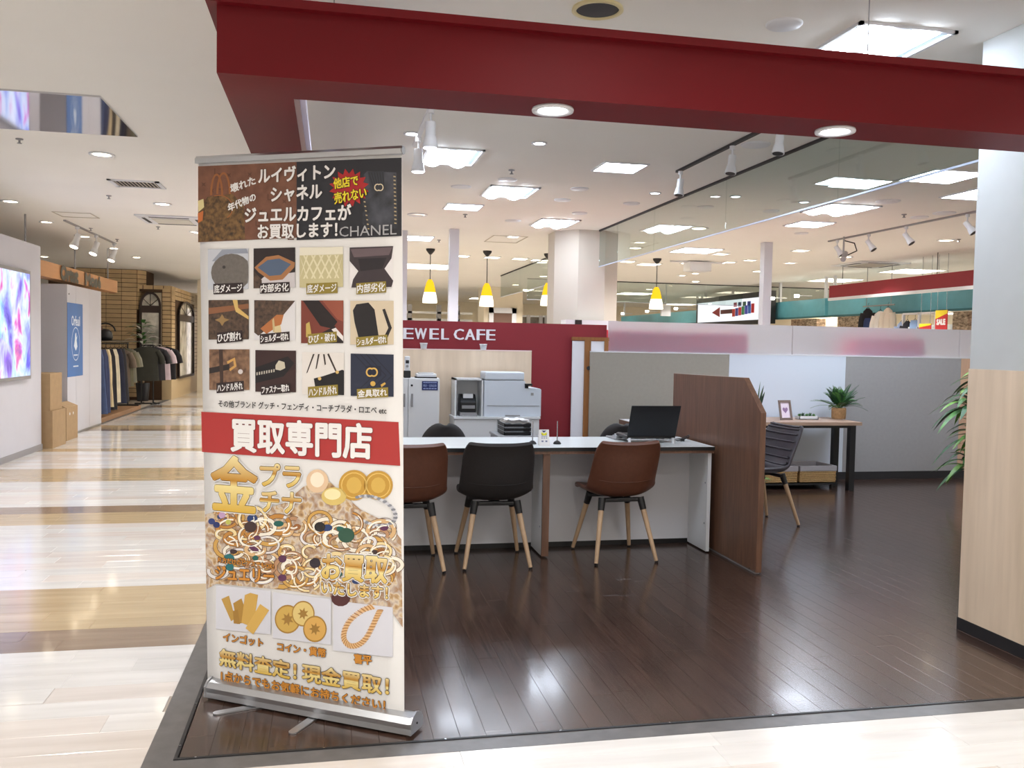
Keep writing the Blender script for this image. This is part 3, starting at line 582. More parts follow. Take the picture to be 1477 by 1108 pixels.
solo('paper_sheet', MB().grid([[(xc-.06+i*.05, 7.905+j*.02, lt+.002+.006*math.sin(i*1.3+j)) for i in range(4)] for j in range(3)]), M_print, 'loose white paper lying before the small label printer', 'paper', solid=.001)
# document trays on a side pedestal
yq = 7.15; za = ony(745, 628, yq).z; xa, xb = ony(727, 620, yq).x, ony(766, 620, yq).x
solo('side_pedestal', MB().box(xa-.05, xb+.05, yq-.05, yq+.35, 0, za-.02).box(xa-.06, xb+.06, yq-.06, yq+.36, za-.02, za), M_grey, 'grey side pedestal under the document trays behind the counter', 'pedestal', bevel=.004)
t = thing('document_tray', 'stack of black document trays piled with papers behind the counter', 'document tray', ((xa+xb)/2, yq, za))
for k in range(3):
    z = za+k*.035; MB().box(xa, xb, yq, yq+.28, z, z+.006).box(xa, xa+.005, yq, yq+.28, z, z+.03).box(xb-.005, xb, yq, yq+.28, z, z+.03).box(xa, xb, yq, yq+.005, z, z+.022).build('tray', M_black, t)
for k in range(4): MB().grid([[(xa+.01+i*(xb-xa-.02)/7, yq+.01+j*.06, za+.10+k*.008+.008*math.sin(i*2.1+j+k*2)) for i in range(8)] for j in range(5)]).build('paper', M_print, t, solid=.002)
# rear desk behind laptop
q = ony(893.5, 604.5, 8.35); t = thing('rear_desk', 'white-topped desk with brown edge behind the laptop', 'desk', (q.x+.6, 8.0, 0))
dt = B(q.x, q.x+.68, 7.75, 8.35, q.z-.03, q.z).build('desk_top', M_white, t); B(q.x-.004, q.x, 7.746, 8.35, q.z-.045, q.z-.002).build('edge_band', M_brown, dt); B(q.x, q.x+.68, 7.746, 7.75, q.z-.045, q.z-.002).build('edge_band', M_brown, dt)
for x_, y_ in ((q.x+.06, 7.8), (q.x+.62, 7.8), (q.x+.06, 8.3), (q.x+.62, 8.3)): B(x_-.02, x_+.02, y_-.02, y_+.02, 0, q.z-.03).build('leg', M_blackm, t)

# things on the counter
q = onz(939, 640, TZ); ly = 5.78; lx0, lx1 = ony(904, 634, ly).x, ony(974, 634, ly).x
st = thing('laptop_stand', 'white wire laptop riser with rubber feet on the counter', 'laptop stand', ((lx0+lx1)/2, ly+.12, TZ)); sz = TZ+.026
mb = MB()
for y_ in (ly-.03, ly+.08, ly+.2, ly+.28): mb.cyl((lx0-.01, y_, sz), (lx1+.01, y_, sz), .004, n=6)
for k in range(7): x_ = lx0+.03+k*(lx1-lx0-.06)/6; mb.cyl((x_, ly-.03, sz), (x_, ly+.28, sz), .003, n=6)
mb.build('wire_frame', M_alu, st)
for x_ in (lx0+.01, lx1-.03):
    for y_ in (ly-.03, ly+.27): MB().cyl((x_, y_, TZ), (x_, y_, sz+.012), .011, n=10).build('foot', M_white2, st)
lp = thing('laptop', 'open black laptop seen from behind its lid on the counter', 'laptop', ((lx0+lx1)/2, ly, sz)); lz = sz+.006
B(lx0, lx1, ly, ly+.235, lz, lz+.018).build('base', M_black, lp, bevel=.004); B(lx0+.03, lx1-.03, ly+.05, ly+.14, lz+.018, lz+.0195).build('keyboard', M_dark, lp); B((lx0+lx1)/2-.05, (lx0+lx1)/2+.05, ly+.155, ly+.22, lz+.018, lz+.019).build('touchpad', M_grey, lp)
hl = .235; an = math.radians(22); ld = MB(); c0 = Vector((0, ly+.004, lz+.018)); dv_ = Vector((0, -math.sin(an), math.cos(an))); nv = Vector((0, math.cos(an), math.sin(an)))*.008; pts = []
for x_ in (lx0, lx1): pts += [Vector((x_, 0, 0))+c0-nv, Vector((x_, 0, 0))+c0, Vector((x_, 0, 0))+c0+dv_*hl, Vector((x_, 0, 0))+c0+dv_*hl-nv]
ld.add(pts, [(0, 3, 2, 1), (4, 5, 6, 7), (0, 4, 7, 3), (3, 7, 6, 2), (2, 6, 5, 1), (1, 5, 4, 0)]); lid = ld.build('lid', mat('matte black lid', (16, 18, 24), .5), lp, bevel=.003)
sn = MB(); e_ = .012; sn.add([Vector((x_, 0, 0))+c0+dv_*v_+nv*.05 for x_, v_ in ((lx0+e_, e_), (lx1-e_, e_), (lx1-e_, hl-e_), (lx0+e_, hl-e_))], [(0, 1, 2, 3)]); sn.build('display', mat('dark display', (30, 34, 44), .15), lid)
q = ony(899, 621, ly+.3); t = thing('computer_mouse', 'dark computer mouse resting beside the laptop', 'mouse', (q.x, ly+.3, TZ))
B(q.x-.10, q.x+.02, ly+.2, ly+.4, TZ, TZ+.012).build('mouse_platform', M_grey, t, bevel=.003)
mb = MB(); mb.lathe([(.0001, 0), (.5, 0), (.52, .25), (.42, .7), (.2, .95), (.0001, 1)], n=18); mb.v = [(q.x-.03+x*.062, ly+.29+y*.10, TZ+.012+z*.036) for x, y, z in mb.v]; mb.build('body', M_black, t)
q = onz(982, 637, TZ); t = thing('power_cable', 'tangled black laptop cable with plug on the counter', 'cable', (q.x, q.y, TZ))
MB().tube([(lx1-.01, ly+.05, TZ+.03), (lx1+.03, ly+.03, TZ+.012), (q.x+.02, q.y+.03, TZ+.008), (q.x+.07, q.y+.02, TZ+.03), (q.x+.09, q.y+.06, TZ+.04), (q.x+.04, q.y+.09, TZ+.012), (q.x-.02, q.y+.07, TZ+.008)], .004).build('cord', M_black, t); B(q.x, q.x+.03, q.y, q.y+.025, TZ, TZ+.022).build('plug', M_black, t, bevel=.003)
for px in (768, 803.5):
    q = onz(px, 640.5, TZ); t = thing('counter_pen', 'slim silver counter pen upright in a black holder', 'pen', (q.x, q.y, TZ), 'counter pens')
    MB().lathe([(.027, 0), (.027, .006), (.02, .016), (.008, .024), (.0001, .025)], (q.x, q.y, TZ), 18).build('holder', M_black, t); MB().cyl((q.x, q.y, TZ+.022), (q.x+.001, q.y+.004, TZ+.155), .0045, .0035, 8).build('pen', M_steel, t)
q = onz(785.5, 643, TZ); t = thing('counter_sign', 'small white upright card with yellow and blue emblem on the counter', 'sign', (q.x, q.y, TZ)); x, y = q.x, q.y
cd = MB().prism([(y, TZ), (y+.05, TZ), (y+.03, TZ+.105)], 'x', x-.035, x+.035).build('card', M_print, t)
def cardp(u, v): return (x+u, y+.03*v/.105-.0008, TZ+v)
for nm, c_, ps in (('blue emblem', (24, 30, 90), [(-.017, .098), (.017, .098), (0, .085)]), ('yellow emblem', (226, 218, 40), [(-.02, .084), (-.012, .086), (0, .077), (.012, .086), (.02, .084), (.014, .067), (-.014, .067)]), ('black emblem', (26, 34, 24), [(-.02, .08), (-.006, .067), (-.016, .067)]), ('black emblem', (26, 34, 24), [(.02, .08), (.016, .067), (.006, .067)])):
    MB().add([cardp(*p_) for p_ in ps], [tuple(range(len(ps)))]).build('emblem', mat(nm, c_, .5), cd)
for s_, v0, h_ in (('ーーー', .059, .004), ('ー ー ー', .047, .006), ('ー  ー', .024, .01)): text_on('lettering', s_, mat('card ink', (110, 116, 150), .5), cardp(-.02, v0), Vector((.04, 0, 0)), Vector((0, .03*h_/.105, h_)), Vector((0, -1, 0)), cd)

# ================================================================== WAITING CORNER
zt = .692
ta = thing('console_table', 'narrow wood-topped console table with black metal legs against the partition wall', 'table', (4.5, 8.2, 0))
M_ttop = mat('grey oak table top', (166, 138, 118), .45, var=.12, scale=6, stretch=(.7, 8, 8))
B(3.72, 5.225, 7.88, 8.5, zt-.034, zt).build('table_top', M_ttop, ta, bevel=.002)
for x in (3.80, 5.14):
    for y in (7.93, 8.22): B(x-.03, x+.03, y-.03, y+.03, 0, zt-.034).build('leg', M_blackm, ta)
B(3.77, 5.15, 7.905, 7.935, zt-.06, zt-.034).build('rail', M_blackm, ta)
def leafstrip(base, dirv, L, w, droop, n=6, fold=.25, up=None):
    """a curved strap leaf as one small mesh"""
    base = Vector(base); d = Vector(dirv).normalized(); side = d.cross(Vector((0, 0, 1)))
    side = side.normalized() if side.length > .05 else Vector((1, 0, 0)); rows = []
    for i in range(n+1):
        t = i/n; p_ = base+d*L*t+Vector((0, 0, -droop*L*t*t)); ww = w*(math.sin(math.pi*min(1, .18+t*.82))**.8) if t < 1 else .0005
        nrm = side.cross(d); rows.append([p_-side*ww+nrm*ww*fold, p_, p_+side*ww+nrm*ww*fold])
    return MB().grid(rows)
# fern in a woven pot
q = onz(1209.5, 604, zt); fx, fy = q.x, q.y
t = thing('potted_fern', 'green fern in a square woven tan pot on the console table', 'plant', (fx, fy, zt)); r_ = random.Random(5)
MB().lathe([(.066, 0), (.072, .01), (.074, .10), (.070, .115), (.062, .112), (.062, .085), (.0001, .084)], (fx, fy, zt), 20).build('pot', mat('woven tan pot', (180, 140, 98), .8, var=.2, scale=60), t, bevel=.0)
for k in range(44):
    az = r_.uniform(0, 2*math.pi); el = r_.uniform(.3, 1.4); L = r_.uniform(.26, .40)*(1.1 if el < .7 else 1); d = Vector((math.cos(az)*math.cos(el), math.sin(az)*math.cos(el)*.75, math.sin(el))); mb = MB(); b0 = Vector((fx, fy, zt+.10)); sd = d.cross(Vector((0, 0, 1))).normalized(); dr = r_.uniform(.25, .75)
    def fp(u): return b0+d*L*u+Vector((0, 0, -dr*L*u*u*.6))
    mb.tube([fp(u/6) for u in range(7)], .0018, 4)
    for i in range(13):
        u = .2+.8*i/12; p_ = fp(u); ll = .042*math.sin(math.pi*min(1, .25+u*.73))+.008
        for s_ in (-1, 1):
            e_ = p_+sd*s_*ll+d*ll*.7; m_ = p_+sd*s_*ll*.5+d*ll*.1; mb.add([p_, m_+d*.006, e_, m_+d*ll*.55+d*.004], [(0, 1, 2, 3)])
    mb.build('frond', M_leafd if k % 3 else M_leaf, t)
# photo frame with heart
q = onz(1134, 606, zt); x, y = q.x, q.y; pf = thing('photo_frame', 'tilted brown photo frame holding a lilac heart picture', 'photo frame', (x, y, zt)); hw, hh = .078, .20
def fpnt(u, v, o=0): return (x+u+v*-.03, y+.05*v/hh-o*.95+u*.25, zt+v*.985+.002)
def fquad(u0, u1, v0, v1, o0, o1):
    mb = MB(); vs = [fpnt(u, v, o) for o in (o0, o1) for u, v in ((u0, v0), (u1, v0), (u1, v1), (u0, v1))]; mb.add(vs, [(0, 1, 2, 3), (7, 6, 5, 4), (0, 4, 5, 1), (1, 5, 6, 2), (2, 6, 7, 3), (3, 7, 4, 0)]); return mb
M_fr = mat('taupe frame wood', (120, 102, 94), .5); bw = .022
for a_ in ((-hw, hw, 0, bw), (-hw, hw, hh-bw, hh), (-hw, -hw+bw, bw, hh-bw), (hw-bw, hw, bw, hh-bw)): fquad(*a_, 0, .014).build('frame_bar', M_fr, pf)
pc = fquad(-hw+bw, hw-bw, bw, hh-bw, 0, .004).build('picture', mat('pale pink card', (232, 218, 232), .6), pf)
mb = MB(); hp = [(.034*math.sin(a)**3, .034*(13*math.cos(a)-5*math.cos(2*a)-2*math.cos(3*a)-math.cos(4*a))/16) for a in [k*2*math.pi/28 for k in range(28)]]
mb.add([fpnt(u, hh/2+v, .0055) for u, v in hp], [tuple(range(28))]); mb.build('heart', mat('lilac heart', (142, 112, 150), .6), pc)
MB().add([(x-.02, y+.02, zt), (x+.02, y+.03, zt), (x, y+.10, zt), (x, y+.045, zt+.12)], [(0, 1, 2), (0, 1, 3), (1, 2, 3), (2, 0, 3)]).build('easel_foot', M_fr, pf)
# succulents
q = onz(1163.5, 605, zt); x, y = q.x, q.y; t = thing('succulent_dish', 'low white dish of small succulents on the console table', 'plant', (x, y, zt))
MB().box(x-.105, x+.105, y-.045, y+.045, zt, zt+.008).box(x-.105, x-.098, y-.045, y+.045, zt, zt+.036).box(x+.098, x+.105, y-.045, y+.045, zt, zt+.036).box(x-.105, x+.105, y-.045, y-.038, zt, zt+.036).box(x-.105, x+.105, y+.038, y+.045, zt, zt+.036).build('dish', M_white2, t)
B(x-.098, x+.098, y-.038, y+.038, zt+.008, zt+.028).build('gravel', M_print, t)
for k in range(5):
    mb = MB(); cx = x-.075+k*.037; cy = y+r_.uniform(-.015, .015)
    for j in range(12):
        az = j*2.4; el = .2+j*.1; d = Vector((math.cos(az)*math.cos(el), math.sin(az)*math.cos(el), math.sin(el))); s_ = leafstrip((cx, cy, zt+.028), d, .034+.01*(k % 2), .009, .0, 3); mb.add(s_.v, s_.f, True)
    mb.build('succulent', M_leafd if k % 2 else M_leaf, t)
# baskets
def basket(x0, x1, y0, y1, z0, z1, label):
    t = thing('storage_basket', label, 'basket', ((x0+x1)/2, y0, z0), 'baskets under the console table'); zl = z1-.055; w_ = .012
    mb = MB()
    for a_ in ((x0, x1, y0, y0+w_), (x0, x1, y1-w_, y1), (x0, x0+w_, y0+w_, y1-w_), (x1-w_, x1, y0+w_, y1-w_)): mb.box(*a_, z0, zl)
    mb.box(x0, x1, y0, y1, z0, z0+.01); bd = mb.build('body', M_wick, t)
    for j in range(6):
        z = z0+.015+j*(zl-z0-.025)/5; mb = MB(); n = 30
        mb.tube([(x0+.004+i*(x1-x0-.008)/n, y0-.002-.008*(1 if (i+j) % 2 else -1), z) for i in range(n+1)], .0085, 6); mb.build('woven_strand', M_wick, bd)
    mb = MB()
    for a_ in ((x0-.006, x1+.006, y0-.014, y0+w_+.004), (x0-.006, x1+.006, y1-w_, y1+.006), (x0-.006, x0+w_, y0, y1), (x1-w_, x1+.006, y0, y1)): mb.box(*a_, zl, z1)
    mb.build('lining', M_liner, t, bevel=.006)
shf = thing('low_shelf', 'low black shelf carrying the baskets under the table', 'shelf', (4.65, 8.2, 0)); B(4.2, 5.06, 8.02, 8.44, .045, .06).build('board', M_black, shf)
for x in (4.24, 5.02):
    for y in (8.06, 8.40): MB().cyl((x, y, 0), (x, y, .045), .012, n=8).build('foot', M_black, shf)
z1 = ony(1175, 672, 8.05).z
basket(4.655, 5.055, 8.05, 8.42, .06, max(z1, .22), 'woven tan basket with grey lining by the black table leg'); basket(4.215, 4.625, 8.05, 8.42, .06, max(z1, .22), 'woven tan basket with grey lining half behind the ribbed chair')
# snake plant behind the partition
x, y = ony(1091, 580, 8.2).x-.02, 8.15; t = thing('snake_plant', 'dark pointed-leaf plant showing above the brown partition screen', 'plant', (x, y, zt))
MB().lathe([(.055, 0), (.068, .12), (.06, .12), (.055, .10), (.0001, .10)], (x, y, zt), 18).build('pot', M_white2, t)
for k, (dx_, L) in enumerate(((-.12, .2), (.05, .30), (.2, .26), (.32, .2))): leafstrip((x+dx_*.1, y+(k-2)*.008, zt+.10), (dx_, (k-2)*.05, 1), L, .022, .02, 6).build('leaf', M_leafd, t)
# low leafy plant on the floor behind ribbed chair
x, y = ony(1092, 690, 7.6).x, 7.62; t = thing('floor_plant', 'low bright green leafy plant on the floor behind the ribbed chair', 'plant', (x, y, 0))
MB().lathe([(.07, 0), (.09, .14), (.082, .14), (.075, .12), (.0001, .12)], (x, y, 0), 18).build('pot', M_dark, t)
for k in range(16):
    az = k*2.4; leafstrip((x, y, .12), (math.cos(az), math.sin(az), .7+.4*(k % 3)), .2+.03*(k % 4), .022, .5, 5).build('leaf', M_leaflt if k % 2 else M_leaf, t)
# tall dracaena beside the pillar
x, y = ony(1402, 700, 7.0).x+.15, 7.0; t = thing('potted_dracaena', 'tall dracaena with tiers of arching striped leaves beyond the pillar', 'plant', (x, y, 0))
MB().lathe([(.13, 0), (.17, .26), (.16, .27), (.15, .24), (.0001, .24)], (x, y, 0), 24).build('pot', M_white2, t); MB().lathe([(.15, .235), (.0001, .24)], (x, y, 0), 24).build('soil', M_soil, t)
for i, (ox, oy, zz, n, L) in enumerate(((-.02, .0, 1.14, 34, .44), (-.13, .03, .90, 44, .52), (-.09, -.04, .64, 44, .52), (-.12, .02, .36, 34, .48))):
    MB().tube([(x+ox*.3, y+oy*.3, .2), (x+ox*.7, y+oy*.7, zz*.6), (x+ox, y+oy, zz)], .014, 8).build('cane', mat('pale cane', (132, 118, 84), .7), t)
    for k in range(n):
        az = k*2.399+i; el = .15+1.1*(k/n)
        leafstrip((x+ox, y+oy, zz-.04+.10*k/n), (math.cos(az)*math.cos(el), math.sin(az)*math.cos(el), math.sin(el)+.2), L*r_.uniform(.75, 1.05), .034, .75*r_.uniform(.8, 1.2), 8).build('leaf', (M_leafd, M_leaf, M_leaflt)[k % 3], t)

# ================================================================== ROLL-UP BANNER
BA = Vector((-.46, 3.517, 0)); BD = Vector((.8506, -.5258, 0)); BN = Vector((-.5258, -.8506, 0))      # base line start, direction, face normal
def bpl(px, py, lift=0): q0 = BA-BN*.04; d = ray(px, py); return EYE+d*((q0-EYE).dot(BN)/d.dot(BN))+BN*lift
bn = thing('roll_up_banner', 'tall roll-up advertising banner with gold and jewellery print on aluminium base', 'banner', (BA.x, BA.y, 0))
cps = [bpl(286, 236), bpl(579.5, 223), bpl(583, 1040), bpl(299.5, 992)]; cps[2].z -= .02; cps[3].z -= .02; rows = []
for j in range(25):
    v = j/24; L_ = cps[0].lerp(cps[3], v); R_ = cps[1].lerp(cps[2], v); rows.append([L_.lerp(R_, i/12)+BN*(-.002) for i in range(13)])
sheet = MB().grid(rows).build('sheet', M_print, bn, solid=.0008)
tr_ = MB(); a, b = bpl(284, 232), bpl(581, 217); e = Vector((0, 0, 1))
tr_.add([p_+BN*o+e*z for p_ in (a, b) for o, z in ((-.012, -.012), (.012, -.012), (.012, .006), (.004, .016), (-.012, .016))], [(4, 3, 2, 1, 0), (5, 6, 7, 8, 9)]+[(i, (i+1) % 5, 5+(i+1) % 5, 5+i) for i in range(5)]); tr_.build('top_rail', M_alu, bn)
MB().cyl(b-BD*.002, b+BD*.004, .014, n=12).build('rail_cap', M_grey, bn)
prof = [(0, .010), (-.002, .030), (0, .048), (-.016, .066), (-.045, .076), (-.075, .066), (-.092, .045), (-.092, .010)]
cs = MB(); n_ = len(prof); vs = [BA+BD*u+BN*o+e*z for u in (-.005, .875) for o, z in prof]; cs.add(vs, [tuple(range(n_-1, -1, -1)), tuple(range(n_, 2*n_))]+[(i, (i+1) % n_, n_+(i+1) % n_, n_+i) for i in range(n_)]); cas = cs.build('base_cassette', M_alu, bn)
for u in (-.012, .875):
    ec = MB(); vs = [BA+BD*uu+BN*(o*1.06+.003)+e*(z*1.08) for uu in (u, u+.008) for o, z in prof]; ec.add(vs, [tuple(range(n_-1, -1, -1)), tuple(range(n_, 2*n_))]+[(i, (i+1) % n_, n_+(i+1) % n_, n_+i) for i in range(n_)]); k_ = ec.build('end_cap', M_alu if u > 0 else M_grey, cas)
    MB().cyl(BA+BD*(u+.008)-BN*.045+e*.04, BA+BD*(u+.0105)-BN*.045+e*.04, .004, n=8).build('screw', M_dark, cas)
for (p0, p1) in (((307, 1031), (370, 1020)), ((419, 1060), (452, 1037))):
    a, b = onz(*p0), onz(*p1); d = (b-a).normalized(); s_ = Vector((-d.y, d.x, 0)); b = b+d*.10; w_ = .0165; pts = [b+s_*w_, b-s_*w_]+[a+d*w_+(-s_*math.cos(k*math.pi/8)-d*math.sin(k*math.pi/8))*w_ for k in range(9)]
    mb = MB(); n_2 = len(pts); mb.add([p_+e*.001 for p_ in pts]+[p_+e*.006 for p_ in pts], [tuple(range(n_2-1, -1, -1)), tuple(range(n_2, 2*n_2))]+[(i, (i+1) % n_2, n_2+(i+1) % n_2, n_2+i) for i in range(n_2)]); mb.build('foot', M_alu, bn)
MB().cyl(BA+BD*.43-BN*.055+e*.07, bpl(432, 224)-BN*.015, .006, n=8).build('support_pole', M_alu, bn)

LAY = [0.0012]
def ink(c, name=None, rough=.5): return mat(name or 'ink %d %d %d' % c, c, rough)
def bpoly(pts, m, lift=.001, name='print_shape'):
    return MB().add([bpl(x, y, lift) for x, y in pts], [tuple(range(len(pts)))]).build(name, m, sheet)
def bquad(x0, y0, x1, y1, dy, m, lift, name='print_panel'): return bpoly([(x0, y0), (x1, y0+dy), (x1, y1+dy), (x0, y1)], m, lift, name)
def btext(s, p0, p1, ptop, m, bold=.0016, lift=.003, outline=None, halo=None):
    """p0, p1: ends of the lower edge; ptop: where the upper edge starts (pixels on the sheet)"""
    a = bpl(*p0); ux = bpl(*p1)-a; uy = bpl(*ptop)-a
    if halo: text_on('lettering_halo', s, halo[0], a, ux, uy, BN, sheet, halo[1], lift)
    if outline: text_on('lettering_outline', s, outline[0], a, ux, uy, BN, sheet, outline[1], lift+.0006)
    return text_on('lettering', s, m, a, ux, uy, BN, sheet, bold, lift+.0012)
WHT = ink((238, 236, 234)); BLK = ink((34, 30, 32)); I_gold = gradient('gold lettering ink', [(0, (214, 172, 60)), (.45, (236, 218, 150)), (.55, (190, 134, 40)), (1, (240, 224, 164))]); I_or = ink((206, 138, 52)); I_brown = ink((74, 46, 26)); I_dk = ink((70, 60, 50))
# header
M_lv = mat('brown monogram print', (112, 72, 54), .5, var=.10, scale=26, col2=(124, 82, 62)); M_hd = ink((40, 40, 46))
bquad(286, 240, 428, 349.5, -6.5, M_lv, .001); bquad(428, 233.5, 579.5, 346.5, -6, M_hd, .001)
rg = random.Random(11)
for k in range(26):
    x = 294+rg.random()*126; y = 246+rg.random()*96; r = 4.5; I_m = ink((96, 60, 44))
    if k % 2: bpoly([(x+r*math.cos(a)*(1 if i % 2 else .35), y+r*math.sin(a)*(1 if i % 2 else .35)) for i, a in enumerate([j*math.pi/4 for j in range(8)])], I_m, .0014, 'print_motif')
    else: bpoly([(x-r, y-r), (x-r+1.6, y-r), (x-r+1.6, y+r-1.6), (x+r, y+r-1.6), (x+r, y+r), (x-r, y+r)], I_m, .0014, 'print_motif')
M_bag = mat('brown handbag print', (64, 46, 32), .5, var=.3, scale=60, col2=(122, 92, 54)); I_tan = ink((156, 96, 52))
def arc(cx, cy, rx, ry, a0, a1, w, m, lift, n=18, name='print_shape'):
    mb = MB(); rows = []
    for i in range(n+1): a = a0+(a1-a0)*i/n; rows.append([bpl(cx+(rx+o)*math.cos(a), cy+(ry+o)*math.sin(a), lift) for o in (-w/2, w/2)])
    return mb.grid(rows, False).build(name, m, sheet)
bpoly([(287, 349), (287, 301), (300, 284), (336, 280), (352, 296), (354, 345)], M_bag, .0018); arc(313, 282, 8, 30, math.pi, 2*math.pi, 3, I_tan, .0022); arc(323, 280, 9, 30, math.pi, 2*math.pi, 3, I_tan, .0022); arc(316, 300, 20, 18, -1.9, .9, 1.6, I_tan, .0022)
bpoly([(286, 290), (294, 287), (295, 299), (287, 306)], ink((220, 206, 150)), .0024); bpoly([(286, 308), (294, 304), (293, 318), (286, 322)], ink((196, 110, 56)), .0024)
M_cbag = mat('black quilted bag print', (30, 32, 38), .4, var=.4, scale=16, col2=(66, 68, 76))
bpoly([(525, 252), (530, 247), (572, 249), (574, 330), (530, 333), (523, 322)], M_cbag, .0018); bpoly([(531, 248), (554, 247), (555, 268), (545, 277), (534, 269)], ink((50, 52, 60)), .0022)
for k in range(6): bpoly([(532+k*4, 249), (532.6+k*4, 249), (540+k*3, 272), (539.3+k*3, 272)], ink((24, 24, 28)), .0023)
for s_ in (-1, 1): arc(547+s_*2, 270.5, 4, 4.6, (-2.2 if s_ > 0 else .9), (2.2 if s_ > 0 else 5.4), 1.5, ink((222, 208, 176)), .0026, name='emblem')
for k in range(26): u = k/25; x = 569.5+1.5*math.sin(u*1.2); y = 252+u*70; bpoly([(x-1.6, y-1), (x+1.6, y-.4), (x+1.6, y+1.2), (x-1.6, y+.8)], ink((188, 168, 128) if k % 2 else (60, 56, 54)), .0026, 'print_link')
for k in range(14): u = k/13; x = 526+u*6; y = 288+u*42; bpoly([(x-1.3, y-1), (x+1.3, y-.4), (x+1.3, y+1.2), (x-1.3, y+.8)], ink((188, 168, 128) if k % 2 else (60, 56, 54)), .0026, 'print_link')
bpoly([(504+(29 if i % 2 else 22)*math.cos(a), 271+(28 if i % 2 else 20)*math.sin(a)) for i, a in enumerate([j*math.pi/16 for j in range(32)])], ink((176, 34, 36)), .0028, 'print_starburst')
SH = (I_dk, .003)
btext('壊れた', (334.5, 279), (370, 266), (332.5, 267), WHT, .0012); btext('年代物の', (331, 306), (370.5, 289), (329, 295), WHT, .0012)
btext('ルイヴィトン', (374, 265), (484, 258), (374, 243.5), WHT, .002, outline=SH); btext('シャネル', (392, 292), (465, 287), (392, 271), WHT, .002, outline=SH)
btext('ジュエルカフェが', (354.5, 320.5), (507, 317), (354.5, 299.5), WHT, .002, outline=SH); btext('お買取します！', (373, 345), (487, 342), (373, 325), WHT, .0017, outline=SH)
I_yel = ink((240, 216, 40)); DO = (BLK, .0032)
btext('他店で', (483, 273), (518, 267.5), (482, 258.5), I_yel, .0012, .0045, outline=DO); btext('売れない', (484, 295), (530, 285.5), (483, 279), I_yel, .0012, .0045, outline=DO)
btext('CHANEL', (490.5, 342), (573, 338.5), (490.5, 327.5), ink((176, 176, 178)), 0, .004)
